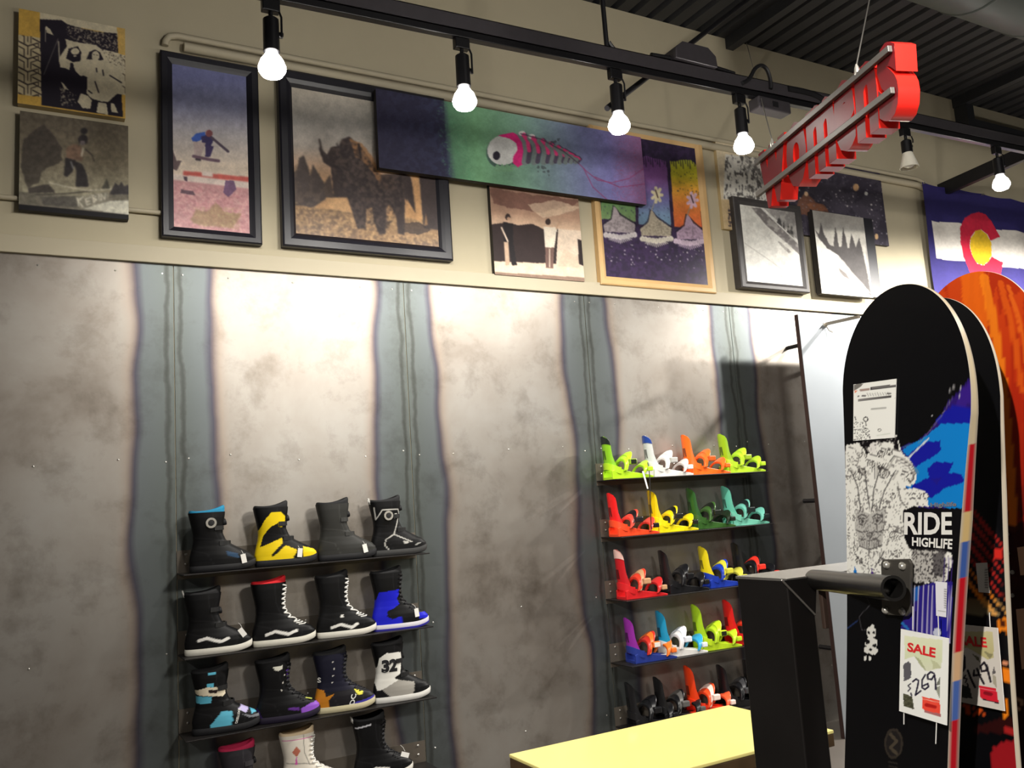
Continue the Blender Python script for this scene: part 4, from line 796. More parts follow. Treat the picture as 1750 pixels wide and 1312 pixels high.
# ================================================================== BINDINGS
def bmat(c, r=0.32): return mat('plastic_%d_%d_%d' % tuple(c), c, r, vary=0.06, scale=60)
def binding(label, X, z, back, base, pad=None, strap=None, toe=None, tip=None, disc=(60, 60, 62), y=-0.115, rz=-0.10, lean=0.10, big=1.0, hang=0.0, padtxt=None, hole=True, toe_s=1.0):
    pad = pad or base; strap = strap or base; toe = toe or pad
    t = thing('snowboard_binding', label, 'binding', (X, y, z), rz, 'snowboard bindings on the wall shelves', world=False)
    mb = MB()           # baseplate with two side rails
    prof = [(0.0, 0.0), (0.285, 0.0), (0.288, 0.010), (0.26, 0.018), (0.20, 0.028), (0.13, 0.040), (0.075, 0.056), (0.035, 0.062), (0.0, 0.05)]
    for s in (-1, 1): mb.prism(prof, lambda p, q, a: (p, a, q), s*0.060, s*0.048)
    mb.build('side_rails', bmat(base), t, bevel=0.003)
    MB().prism([(0.0, 0.0), (0.28, 0.0), (0.28, 0.012), (0.0, 0.014)], lambda p, q, a: (p, a, q), -0.05, 0.05).build('baseplate', bmat(base), t)
    MB().lathe([(0.045, 0.012), (0.045, 0.017), (0.036, 0.019)], (0.14, 0, 0), n=18).build('disc', bmat(disc), t)
    # heel hoop
    R = []
    for a in np.linspace(-1.75, 1.75, 17):
        cx, cy = 0.05-0.062*math.cos(a), 0.062*math.sin(a); d = (-math.cos(a), math.sin(a)); lift = 0.030*max(0, math.cos(a))
        R.append([(cx+d[0]*o, cy+d[1]*o, h+lift) for o, h in ((-0.006, 0.03), (0.004, 0.03), (0.005, 0.07), (-0.005, 0.07))])
    MB().rings(R).build('heel_hoop', bmat(base if sum(base) > 60 else base), t, smooth=True)
    # highback: curved shield
    def hb(o, s):
        rows = []
        for k, (h, hw_) in enumerate(((0.055, 1.2), (0.08, 1.3), (0.105, 1.15), (0.14, 1.0), (0.18, 0.95), (0.215, 0.95), (0.238, 0.88), (0.254, 0.70), (0.262, 0.40))):
            xo = lean*(h-0.06)*-0.55+0.0; row = []
            for a in np.linspace(-1, 1, 13):
                an = a*hw_; r = 0.054+o; row.append((0.052-r*math.cos(an)+xo, r*math.sin(an), (h-0.010*abs(a)**3*(h > .2))*big))
            rows.append(row)
        return rows
    a, b = hb(0, 0), hb(0.007, 0); R = [p+q[::-1] for p, q in zip(a, b)]
    h = MB().rings(R).build('highback', bmat(back), t, smooth=True)
    if hole: MB().rings([[(0.052-(0.054+o)*math.cos(an)-lean*.55*(hh-.06), (0.054+o)*math.sin(an), hh) for an, hh in ((-.28, .12), (.28, .12), (.22, .175), (-.22, .175))] for o in (0.0068, 0.009)]).build('rib', bmat(tuple(int(v*.55) for v in back)), h)
    if tip:
        R2 = [p+q[::-1] for p, q in zip(hb(-0.002, 0)[5:], hb(0.0095, 0)[5:])]; MB().rings(R2).build('highback_pad', bmat(tip), h, smooth=True)
    # ankle strap: arched band with wide padded middle
    def arch(x0, x1, peak, w0, w1, th, n=15, yw=0.064, z0=0.05, shift=0.0):
        R = []
        for q in np.linspace(0, 1, n):
            an = math.pi*q; yy = -yw*math.cos(an); zz = z0+peak*math.sin(an)**0.8; xc = x0+(x1-x0)*math.sin(an)+shift; w = w0+(w1-w0)*math.sin(an)**1.4
            nv = (-math.cos(an), math.sin(an)); dxz = (0.86, 0.5)
            R.append([(xc+dxz[0]*s*w/2, yy+nv[0]*o, zz+nv[1]*o-dxz[1]*s*w/2*-1.0) for s, o in ((-1, 0), (1, 0), (1, th), (-1, th))])
        return R
    an_ = MB().rings(arch(0.085, 0.132, 0.078-hang, 0.030, 0.086, 0.019)).build('ankle_strap', bmat(pad), t, smooth=True, bevel=0.004)
    MB().rings(arch(0.090, 0.136, 0.098-hang, 0.014, 0.034, 0.007, yw=0.076)).build('strap_ladder', bmat(strap), an_, smooth=True)
    MB().box(0.108, 0.158, -0.094, -0.066, 0.082-hang*.5, 0.116-hang*.5).build('buckle', bmat(strap if sum(strap) != sum(pad) else tuple(min(255, int(v*.8)) for v in strap)), an_, bevel=0.006)
    to_ = MB().rings(arch(0.215, 0.252, (0.056-hang*.5)*toe_s, 0.024, 0.056, 0.015, z0=0.025)).build('toe_strap', bmat(toe), t, smooth=True, bevel=0.003)
    MB().box(0.236, 0.272, -0.086, -0.062, 0.038, 0.066).build('toe_buckle', bmat(strap), to_, bevel=0.005)
    if padtxt: MB().box(0.114, 0.152, -0.0965, -0.0938, 0.086-hang*.5, 0.112-hang*.5).build('strap_badge', bmat(padtxt), an_, bevel=0.002)
    return t
LI = (178, 222, 40); OR = (250, 110, 34); RD = (226, 36, 34); YB = (238, 214, 20); DG = (52, 92, 38); TE = (116, 196, 172); BKK = (22, 22, 25); WB = (228, 226, 222)
binding('lime green binding with a black-tipped highback', 2.44, NZ[0], (132, 190, 34), LI, tip=(26, 34, 30), padtxt=(30, 36, 26))
binding('white binding with a blue-tipped highback on the top shelf', 2.755, NZ[0], (206, 206, 210), WB, tip=(36, 66, 150), toe=(214, 208, 206))
binding('all orange binding on the top shelf', 3.065, NZ[0], (250, 108, 24), OR, toe=OR)
binding('lime green binding with a plain highback at the right end', 3.375, NZ[0], (148, 196, 32), (186, 226, 52))
binding('red orange binding at the left of the second shelf', 2.45, NZ[1], (230, 30, 30), (248, 78, 40), pad=(236, 80, 64), strap=(30, 26, 28), hang=0.012)
binding('bright yellow binding on the second shelf', 2.755, NZ[1], (236, 210, 16), (244, 226, 24), pad=YB, strap=(30, 30, 26), hang=0.008)
binding('dark green binding on the second shelf', 3.065, NZ[1], (40, 88, 36), DG, pad=(60, 96, 44), strap=(24, 30, 22), toe=(26, 40, 24))
binding('teal binding at the right of the second shelf', 3.36, NZ[1], (96, 184, 160), TE, pad=(110, 186, 168), strap=(24, 34, 34))
binding('red binding with a cream highback edge on the third shelf', 2.47, NZ[2], (198, 28, 36), (216, 36, 40), pad=(230, 66, 44), tip=(232, 190, 180), toe=(206, 44, 44), strap=(196, 150, 110), big=1.12)
binding('all black binding between the red and the blue bindings', 2.80, NZ[2], (30, 27, 28), BKK)
binding('blue binding with a yellow highback', 3.12, NZ[2], (232, 210, 28), (30, 58, 168), pad=(28, 62, 180), strap=(206, 200, 60), toe=(200, 196, 70), hole=True)
binding('black binding with a small red toe buckle at the third shelf end', 3.40, NZ[2], (20, 20, 22), BKK, strap=(236, 54, 40), pad=(20, 20, 24))
binding('multicoloured binding with a purple highback and red blue straps', 2.50, NZ[3], (146, 44, 158), (40, 58, 140), pad=(206, 52, 40), strap=(240, 116, 44), toe=(244, 122, 40), padtxt=(226, 222, 214), disc=(40, 130, 110))
binding('white binding with a sky blue highback', 2.74, NZ[3], (32, 152, 196), (232, 230, 226), pad=(236, 234, 232), toe=(52, 164, 212), strap=(226, 232, 240), big=1.05)
binding('lime green binding with black badges on the fourth shelf', 3.02, NZ[3], (168, 208, 30), (190, 222, 40), pad=(186, 218, 44), padtxt=(30, 34, 22), big=1.08)
binding('bright red binding at the right of the fourth shelf', 3.28, NZ[3], (220, 22, 26), (206, 26, 26), pad=(246, 62, 34), strap=(90, 20, 22), big=1.08)
binding('black binding at the left end of the lowest shelf', 2.47, NZ[4], BKK, BKK)
binding('black binding next to the orange one on the lowest shelf', 2.68, NZ[4], (28, 27, 28), BKK, strap=(90, 88, 86))
binding('orange red binding with white straps on the lowest shelf', 2.92, NZ[4], (240, 66, 22), (240, 60, 30), pad=(246, 84, 40), strap=(240, 214, 202), toe=(246, 96, 56), big=1.12)
binding('black binding right of the orange one on the lowest shelf', 3.18, NZ[4], BKK, BKK, strap=(60, 60, 62))
binding('black binding at the right end of the lowest shelf', 3.40, NZ[4], (26, 24, 26), BKK, strap=(80, 78, 78))
# price string hanging off the white binding
a = hitY(1098, 805, -0.22); b = hitY(1106, 835, -0.235)
tag(MB().rings([[(float(a[0])-.006, -0.222, float(a[2])), (float(a[0])+.006, -0.224, float(a[2])), (float(b[0])+.014, -0.228, float(b[2])), (float(b[0])+.004, -0.228, float(b[2]))], [(float(a[0])-.006, -0.2235, float(a[2])), (float(a[0])+.006, -0.2255, float(a[2])), (float(b[0])+.014, -0.2295, float(b[2])), (float(b[0])+.004, -0.2295, float(b[2]))]]).build('hang_tag', m_tagp), 'narrow white paper tag hanging over the top binding shelf edge', 'tag')

cable([(float(x[0]), float(x[1]), float(x[2])) for x in (hitY(1107, 790, -0.20), hitY(1110, 812, -0.226), hitY(1111, 850, -0.23), hitY(1113, 905, -0.215))], 0.003, 'thin black security cord hanging between the top two binding shelves', name='security_cord')

# ================================================================== STEEL DISPLAY PANEL STANDING OFF THE WALL
m_steel2 = mat('display_sheet_zinc', (158, 164, 170), 0.42, metal=0.5, vary=0.14, scale=2.2)
m_edge = mat('panel_edge_brown', (58, 40, 36), 0.6, metal=0.3)
PY = -0.36
a = hitY(1363, 536, PY); px0 = float(a[0]); pz1 = float(a[2])
t = thing('display_stand', 'tall pale steel display panel standing off the wall behind the snowboards', 'display panel', (px0+0.6, PY, 0.0))
MB().box(px0, px0+1.25, PY-0.003, PY, 0.0, pz1).build('steel_sheet', m_steel2, t)
MB().box(px0-0.004, px0+0.026, PY+0.0005, PY+0.028, 0.0, pz1-0.004).build('edge_frame', m_edge, t)
MB().box(px0+0.03, px0+1.215, PY+0.001, PY+0.012, 0.0, pz1-0.02).build('backing_board', m_edge, t)  # unseen dark sheet added to darken the panel's reflection in the wall steel
MB().box(px0+1.22, px0+1.25, PY+0.0005, PY+0.028, 0.0, pz1-0.004).build('edge_frame', m_edge, t)
for zz in (0.5, 1.5, 2.6):
    for xx in (px0+0.25, px0+1.0): MB().tube([(xx, PY+0.0005, zz), (xx, -0.0065, zz)], 0.015, 8).build('standoff', m_black, t)
h = hitY(1414, 556, PY-0.02); hx, hz = float(h[0]), float(h[2])
MB().lathe([(0.022, 0), (0.022, 0.006), (0.008, 0.010)], (hx, PY-0.003, hz+0.01), (0, -1, 0), 12).build('hook_plate', m_chrome, t)
e = hitY(1468, 541, PY-0.34)
MB().bar((hx, PY-0.01, hz+0.012), (float(e[0]), PY-0.34, float(e[2])), 0.02, 0.02).build('hook_arm', mat('hook_steel', (140, 130, 116), .4, metal=.7), t)
MB().tube([(hx, PY-0.012, hz), (hx+0.015, PY-0.02, hz-0.035), (hx+0.03, PY-0.035, hz-0.05)], 0.006, 7).build('hook_tip', m_chrome, t)

# ================================================================== TABLE
m_top = mat('lacquered_yellow_wood', (255, 238, 150), 0.14, vary=0.04, scale=4, coat=0.4)
m_burl = mat('dark_burl_wood', (78, 58, 34), 0.5, vary=0.6, scale=14)
TZ = 0.75; tx0, tx1, ty0, ty1 = 0.84, 1.853, -2.185, -1.655
t = thing('display_table', 'low table with a glossy yellow wooden top and dark sides', 'table', ((tx0+tx1)/2, (ty0+ty1)/2, 0))
MB().box(tx0, tx1, ty0, ty1, TZ-0.012, TZ).build('table_top', m_top, t, bevel=0.003)
MB().box(tx0+0.001, tx1-0.001, ty0+0.001, ty1-0.001, TZ-0.055, TZ-0.0125).build('top_edging', m_burl, t, bevel=0.003)
MB().box(tx0+0.03, tx0+0.06, ty0+0.03, ty1-0.03, 0.0, TZ-0.056).build('side_panel', m_burl, t, bevel=0.003)
MB().box(tx1-0.06, tx1-0.03, ty0+0.03, ty1-0.03, 0.0, TZ-0.056).build('side_panel', m_burl, t, bevel=0.003)
MB().box(tx0+0.0605, tx1-0.0605, ty0+0.03, ty0+0.05, 0.0, TZ-0.056).build('front_panel', m_burl, t, bevel=0.003)
MB().box(tx0+0.0605, tx1-0.0605, ty1-0.05, ty1-0.03, 0.0, TZ-0.056).build('back_panel', m_burl, t, bevel=0.003)

# ================================================================== SNOWBOARD RACK
m_rack = mat('rack_steel', (44, 41, 40), 0.42, metal=0.65, vary=0.3, scale=5)
m_rackl = mat('rack_steel_bright', (150, 146, 140), 0.35, metal=0.7, vary=0.15, scale=9)
RZ = 1.41
n_ = hitZ(1335, 990, RZ); f_ = hitZ(1268, 983, RZ)
rx0 = float((n_[0]+f_[0])/2); ry0 = float(n_[1]); ry1 = float(f_[1]); r_ = hitY(1396, 1075, ry0); rx1 = float(r_[0])
t = thing('snowboard_rack', 'black steel rack post with pipe arm and top rail holding snowboards', 'rack', (rx0, ry0, 0))
MB().box(rx0, rx1, ry0, ry1, 0.0, RZ-0.006).build('post', m_rack, t, bevel=0.003)
MB().box(rx0-0.002, rx0+1.3, ry0-0.002, ry1+0.002, RZ-0.0055, RZ).build('top_plate', m_rackl, t)
MB().box(rx1+0.001, rx0+1.3, ry1-0.03, ry1, RZ-0.05, RZ-0.006).build('top_rail', m_rack, t, bevel=0.002)
MB().box(rx0+1.2, rx0+1.3, ry0, ry1-0.031, 0.0, RZ-0.006).build('post', m_rack, t, bevel=0.003)
MB().box(rx0+0.02, rx0+1.28, ry0-0.50, ry0-0.001, 0.36, 0.385).build('board_ledge', m_rack, t, bevel=0.003)
MB().box(rx0+0.02, rx0+1.28, ry0-0.44, ry0-0.06, 0.0, 0.3595).build('ledge_base', m_rack, t, bevel=0.003)
# folded gusset on the face of the post
g = [hitY(u, v, ry0-0.006) for u, v in ((1337, 992), (1396, 985), (1394, 1052))]
MB().rings([[(float(p[0]), ry0-0.006, float(p[2])) for p in g], [(float(p[0]), ry0-0.0005, float(p[2])) for p in g]]).build('gusset', m_rack, t)
p0, p1 = hitY(1336, 991, ry0-0.008), hitY(1393, 1050, ry0-0.008)
MB().tube([tuple(p0), tuple(p1)], 0.0022, 6).build('fold_edge', m_rackl, t)  # light line along the gusset's fold, put in as a bright tube
e = hitD(1527, 1005, 1.47); s_ = hitY(1392, 990, ry0-0.0005); s_ = np.array([s_[0], ry0-0.0005, s_[2]])
mb = MB(); ax = Vector(tuple(e-s_)); L = ax.length
mb.lathe([(0.0215, 0), (0.0215, L), (0.0165, L), (0.0165, L-0.05)], tuple(s_), tuple(ax), 22); mb.build('pipe_arm', m_rackl if False else mat('pipe_steel', (62, 60, 58), .3, metal=.8), t, smooth=True)
b0, b1 = hitY(1401, 992, ry0-0.02), hitY(1424, 1072, ry0-0.02)
MB().box(float(b0[0]), float(b1[0])-0.012, ry0-0.022, ry0-0.012, float(b1[2]), float(b0[2])).build('bracket_plate', mat('bracket_brown', (74, 58, 50), .5, metal=.4), t, bevel=.002)
for (u, v), (uu, vv) in (((1404, 1001), (1453, 997)), ((1406, 1004), (1465, 1013))):
    a, b = hitY(u, v, ry0-0.024), hitD(uu, vv, 1.72); MB().tube([tuple(a), tuple(b)], [0.0045, 0.006], 7).build('peg', mat('peg_copper', (176, 140, 118), .4, metal=.6), t, smooth=True)

# ================================================================== SNOWBOARDS
m_board = mat_print('board_base', 0.38, coat=0.08)
m_bedge = mat_print('board_edge', 0.35)
def bframe(c, lean, roll):
    W = np.array([math.sin(c), -math.cos(c), 0]); Nn = np.array([-math.cos(c), -math.sin(c), 0]); U = np.array([0, 0, 1.0])*math.cos(lean)-Nn*math.sin(lean)
    W2 = W*math.cos(roll)-U*math.sin(roll); U2 = U*math.cos(roll)+W*math.sin(roll); N2 = np.cross(W2, U2)
    return W2, U2, N2
def snowboard(label, pose, draw, edge, thick, ns=430, nt=120, wn=.148, ww=.125, floor=0.386):
    pos = np.array(pose[:3]); W_, U_, N_ = bframe(*pose[3:])
    if N_@(CAM-pos) < 0: N_ = -N_
    low = (pos[2]-floor-0.004)/U_[2]
    def hw(s):
        up = np.where(s < .2, wn*np.sqrt(np.clip(1-(np.abs(.2-s)/.2)**2.2, 0, 1)), ww+(wn-ww)*(1-np.clip((s-.2)/.575, 0, 1))**2)
        q = .775+low-s
        dn = np.where(q < .2, wn*np.sqrt(np.clip(1-(np.abs(.2-q)/.2)**2.2, 0, 1)), ww+(wn-ww)*(1-np.clip((q-.2)/(low-.2), 0, 1))**2)
        return np.where(s < .775, up, dn)
    ss = np.concatenate([.2*(1-np.cos(np.linspace(0, math.pi/2, 50))), np.linspace(.2, .575+low, ns)[1:], .775+low-.2*(1-np.cos(np.linspace(math.pi/2, 0, 30)))[1:]])
    tt = np.linspace(-1, 1, nt); h = hw(ss)
    rock = 0.012*np.clip((.2-ss)/.2, 0, 1)**2
    Wd = pos+U_*(.775-ss)[:, None, None]+W_*(h[:, None]*tt[None, :])[..., None]-N_*rock[:, None, None]
    foot = pos-U_*low
    t = thing('snowboard', label, 'snowboard', tuple(foot), 0, 'snowboards on the rack')
    d = Wd-CAM; w = d@_f; A = Art(875+FPX*(d@_r)/w, 656-FPX*(d@_u)/w, (8, 8, 11)); draw(A)
    grid_mesh('graphic_face', Wd[::-1], A.C[::-1], m_board, t, smooth=False)
    # side and back
    th = thick*np.clip(.25+ss/.5, .25, 1)*np.clip(.25+(.775+low-ss)/.5, .25, 1)
    out = np.concatenate([Wd[:, 0], Wd[::-1, -1]]); ths = np.concatenate([th, th[::-1]]); sv = np.concatenate([ss, ss[::-1]])
    k = np.linspace(0, 1, 4)[None, :, None]; E = out[:, None]-N_*(ths[:, None, None]*k)
    C = np.empty(E.shape); C[:] = (150, 128, 104)
    for s0, s1, c in edge: C[(sv >= s0) & (sv < s1)] = c
    C[:, 0] = (190, 180, 164); C[:, 3] = (150, 140, 128)
    grid_mesh('edge', E, C, m_bedge, t, smooth=False)
    B = Wd[::4, ::6]-N_*th[::4][:, None, None]; Cb = np.empty(B.shape); Cb[:] = (22, 20, 24); grid_mesh('back_face', B, Cb, m_board, t, smooth=False)
    return t, (pos, N_)
BLUE, AZ, DB = (34, 26, 120), (16, 128, 208), (22, 26, 156)
OW = (240, 238, 230); INK = (70, 66, 66)
def d_b1(A):
    A.view(1440, 640, 5.9625)
    A.poly((44, 22, 110), [(1400, -20), (1280, 60), (1190, 160), (1080, 270), (1000, 420), (880, 570), (760, 680), (640, 715), (560, 760), (600, 900), (700, 1400), (1400, 1400)], 1, 1.2, 3)
    A.poly(DB, [(980, 430), (1110, 320), (1400, 330), (1400, 520), (1000, 520), (940, 480)], 1, 1.0); A.poly((60, 30, 140), [(1200, 160), (1330, 60), (1330, 300), (1150, 330)], .7, 1.5)
    A.poly(AZ, [(1000, 505), (1400, 490), (1400, 1400), (860, 1330), (600, 1100), (740, 900), (600, 770), (860, 620)], 1, 1.2)
    A.poly(DB, [(640, 860), (720, 770), (850, 680), (1000, 675), (1000, 780), (880, 860), (740, 945)], 1, 1.5); A.poly(DB, [(860, 960), (950, 880), (1130, 895), (1080, 1000), (1210, 1010), (1240, 1095), (1060, 1150), (910, 1255), (700, 1170), (720, 1120), (880, 1050)], 1, 1.8); A.poly((40, 24, 130), [(900, 1060), (1020, 1050), (960, 1120)], .6, 1)
    A.line((206, 214, 220), 17, [(672, 850), (735, 785), (875, 652)]); A.line((60, 110, 150), 12, [(610, 745), (700, 705)], .8); A.line((150, 150, 140), 10, [(770, 700), (860, 600), (1000, 430), (1120, 230)], .55, 1.2); A.dots((210, 206, 210), 18, 7, [(900, 430), (1000, 240), (1240, 60), (1290, 100), (1050, 360)], 4, .8); A.line((200, 196, 196), 14, [(1090, 165), (1140, 120)], .7)
    Z1 = [(30, 720), (180, 690), (545, 610), (575, 690), (600, 790), (700, 890), (752, 1000), (740, 1110), (690, 1135), (570, 1105), (580, 1150), (700, 1165), (840, 1200), (880, 1340), (20, 1340)]
    A.poly(OW, Z1, 1, .6); A.poly((20, 16, 20), [(120, 670), (330, 648), (470, 650), (560, 640), (575, 780), (520, 760), (520, 690), (380, 690), (250, 820), (170, 700)], 1, 1.6, 4); A.poly((232, 228, 222), [(250, 760), (300, 690), (360, 690), (330, 800), (270, 790)], 1, .8)
    A.veins((110, 106, 104), 20, .016, Z1, .8, 3); A.veins((170, 166, 160), 11, .016, Z1, .7, 9)
    for r in (34, 22, 9): A.ring(INK, 385, 930, r, 7)
    for cx, cy, r in ((215, 820, 30), (390, 810, 34), (480, 790, 26), (200, 990, 34)): A.ring(INK, cx, cy, r, 7); A.ring((140, 134, 130), cx, cy, r*.5, 7)
    for p in ([(60, 960), (130, 1050), (170, 1240)], [(150, 940), (220, 1050), (240, 1300)], [(330, 900), (330, 1050), (310, 1300)], [(470, 900), (400, 1050), (360, 1300)], [(540, 980), (440, 1150), (400, 1320)], [(480, 880), (520, 830), (580, 850), (700, 930), (745, 1000)]): A.line(INK, 9, p, .8); A.line((150, 146, 140), 20, [(a+24, b) for a, b in p], .5)
    A.line((110, 104, 104), 34, [(560, 880), (660, 940), (715, 1010), (690, 1090)], .6); A.line(OW, 16, [(570, 890), (660, 950), (705, 1015), (688, 1080)]); A.ring(INK, 690, 1045, 36, 10); A.line(INK, 9, [(610, 980), (660, 1000)]); A.line(INK, 9, [(600, 1010), (650, 1035)])
    A.view(1420, 740, 4.373)
    Z2 = [(90, 300), (560, 360), (560, 420), (640, 410), (700, 430), (725, 520), (600, 560), (540, 575), (540, 760), (590, 870), (900, 890), (910, 960), (860, 1110), (610, 1130), (600, 1075), (90, 1075)]
    A.poly(OW, Z2, 1, .5); A.veins((110, 106, 104), 18, .016, Z2, .8, 5); A.veins((100, 96, 94), 8, .022, [(170, 480), (420, 480), (420, 900), (170, 900)], .8, 2); A.veins((160, 156, 150), 10, .016, Z2, .6, 12)
    A.poly((110, 106, 104), [(190, 560), (290, 600), (410, 560), (400, 720), (380, 850), (290, 880), (210, 850), (180, 700)], .35, 2)
    for p in ([(150, 280), (200, 400), (220, 560)], [(250, 260), (270, 420), (290, 560)], [(370, 260), (320, 420), (310, 560)], [(470, 300), (400, 430), (360, 560)], [(190, 720), (230, 740), (270, 735)], [(310, 735), (350, 740), (390, 725)], [(215, 840), (290, 870), (380, 835)], [(500, 400), (520, 500), (570, 560)], [(180, 900), (220, 960), (260, 1000)], [(400, 880), (360, 950), (330, 1000)]): A.line(INK, 8, p, .9)
    for cx, cy, r in ((235, 660, 26), (345, 655, 26), (290, 760, 20), (200, 320, 30), (400, 300, 34), (300, 230, 28), (460, 470, 20), (470, 760, 30), (500, 900, 26), (210, 950, 24), (380, 960, 26)): A.ring(INK, cx, cy, r, 6, .9); A.ring((130, 126, 122), cx, cy, r*.55, 6, .8)
    A.line(INK, 10, [(200, 625), (235, 605), (270, 630)], .9); A.line(INK, 10, [(310, 630), (345, 600), (385, 620)], .9); A.ell(INK, 235, 660, 9, 9); A.ell(INK, 345, 655, 9, 9); A.line(INK, 8, [(225, 800), (260, 790), (290, 805), (330, 788), (365, 800)], .9)
    for i in range(9): A.line((90, 86, 86), 5, [(215+i*18, 812), (219+i*17, 845)], .8)
    A.poly((24, 120, 200), [(165, 1060), (180, 990), (200, 1065)], 1, .4); A.poly((70, 30, 130), [(295, 1075), (305, 1005), (325, 1075)], 1, .4)
    for x in range(600, 720, 22): A.ell(OW, x, 470+14*math.sin(x), 22, 26); A.ring((90, 86, 86), x, 470+14*math.sin(x), 20, 5)
    A.poly((14, 12, 16), [(540, 575), (620, 545), (720, 560), (1000, 560), (1000, 870), (900, 900), (780, 860), (600, 862), (545, 770)])
    A.poly((130, 124, 120), [(600, 870), (860, 870), (860, 1110), (610, 1120)], .45, 2); A.veins((50, 46, 48), 4, .05, [(600, 870), (870, 870), (860, 1110), (610, 1125)], .9, 8); A.poly((40, 36, 40), [(760, 900), (850, 880), (850, 1060), (770, 1080)], .6, 1.5); A.poly((24, 20, 24), [(600, 1110), (690, 1120), (680, 1190), (620, 1160)], 1, 1)
    for x in (850, 880, 905): A.line((60, 40, 110), 7, [(x, 930), (x-12, 1300)], .9)
    A.view(1420, 940, 3.527)
    A.poly((46, 34, 132), [(485, 230), (560, 210), (640, 190), (735, 190), (720, 560), (640, 540), (420, 470)]); A.poly((30, 110, 190), [(485, 230), (540, 215), (520, 300), (490, 330)], .8, 1)
    for x in (500, 525, 555, 585, 610, 708, 722): A.line((206, 200, 220), 8 if x < 650 else 5, [(x+4, 215), (x-8, 560)], .85)
    A.poly((26, 26, 150), [(640, 400), (700, 420), (700, 540), (640, 520)], .9); A.ell((214, 220, 226), 640, 500, 22, 34, .9, .5); A.line((40, 120, 190), 16, [(430, 440), (465, 475)], .9)
    A.line((60, 58, 62), 5, [(205, 260), (235, 330), (170, 400), (185, 480), (215, 480)]); A.line((40, 60, 110), 8, [(100, 470), (160, 425)], .8)
    for a, b, rx, ry in ((243, 495, 29, 34), (243, 558, 38, 34), (225, 600, 24, 22), (258, 605, 24, 24), (208, 650, 8, 14), (236, 652, 8, 14), (250, 458, 12, 10)): A.ell((226, 224, 216), a, b, rx, ry, 1, .4)
    for a, b, r in ((228, 497, 9), (258, 497, 9), (222, 552, 15), (262, 575, 12), (240, 600, 9)): A.ell((20, 18, 20), a, b, r, r)
    A.ell((62, 54, 46), 378, 1165, 56, 92, .8); A.ell((24, 22, 24), 378, 1165, 44, 76, .7); A.line((84, 74, 60), 20, [(360, 1110), (395, 1150), (360, 1190), (395, 1225)], .8); A.line((60, 54, 48), 8, [(350, 1275), (400, 1285)], .7); A.line((60, 54, 48), 8, [(350, 1300), (400, 1310)], .7)
ED1 = [(0, .25, (196, 180, 150)), (.25, .36, (180, 24, 36)), (.36, .41, (206, 176, 120)), (.41, .47, (60, 90, 160)), (.47, .60, (190, 20, 34)), (.60, .65, (210, 170, 130)), (.65, .72, (70, 100, 170)), (.72, .83, (184, 18, 34)), (.83, .92, (206, 170, 130)), (.92, 1.2, (120, 110, 150))]
b1, PL1 = snowboard('black snowboard with white engraved artwork, blue clouds and RIDE lettering', (.727, -3.356, 1.179, -.205, -.054, .264), d_b1, ED1, 0.024)
m_white = mat('ink_white', (236, 234, 228), .45, vary=.02); m_ink = mat('ink_black', (20, 18, 22), .5, vary=.02); m_red = mat('ink_red', (226, 40, 44), .5, vary=.03)
V5 = (1420, 740, 4.373)
text_quad('RIDE', [(548, 592), (905, 590), (905, 758), (545, 758)], PL1, 0.0012, 'lettering', m_white, b1, .03, V5)
text_quad('HIGHLIFE', [(606, 776), (910, 790), (905, 868), (606, 842)], PL1, 0.0012, 'lettering', m_white, b1, .03, V5)
text_quad('Highlife', [(742, 520), (940, 512), (935, 556), (745, 562)], PL1, 0.0012, 'lettering', mat('ink_grey', (120, 122, 130), .5), b1, .03, V5)
def plane_card(name, quad, plane, off, draw, parent, base, m, thick=0.0015, view=(0, 0, 1), dens=.8, world=True):
    O, n = plane; O = np.asarray(O)+n*off
    q = [hitP(view[0]+a/view[2], view[1]+b/view[2], O, n) for a, b in quad]
    nx = max(8, int(np.hypot(quad[1][0]-quad[0][0], quad[1][1]-quad[0][1])/view[2]*dens)); ny = max(8, int(np.hypot(quad[3][0]-quad[0][0], quad[3][1]-quad[0][1])/view[2]*dens))
    a = np.linspace(0, 1, nx)[None, :, None]; b = np.linspace(0, 1, ny)[:, None, None]
    W = (q[0]*(1-a)+q[1]*a)*(1-b)+(q[3]*(1-a)+q[2]*a)*b; d = W-CAM; w = d@_f
    A = Art(875+FPX*(d@_r)/w, 656-FPX*(d@_u)/w, base); draw(A); o = grid_mesh(name, W[::-1], A.C[::-1], m, parent, smooth=False)
    MB().rings([[tuple(p-n*0.0002) for p in q], [tuple(p-n*thick) for p in q]]).build(name+'_card', m_tagp, parent)
    return o
m_paper = mat_print('printed_paper', .6)
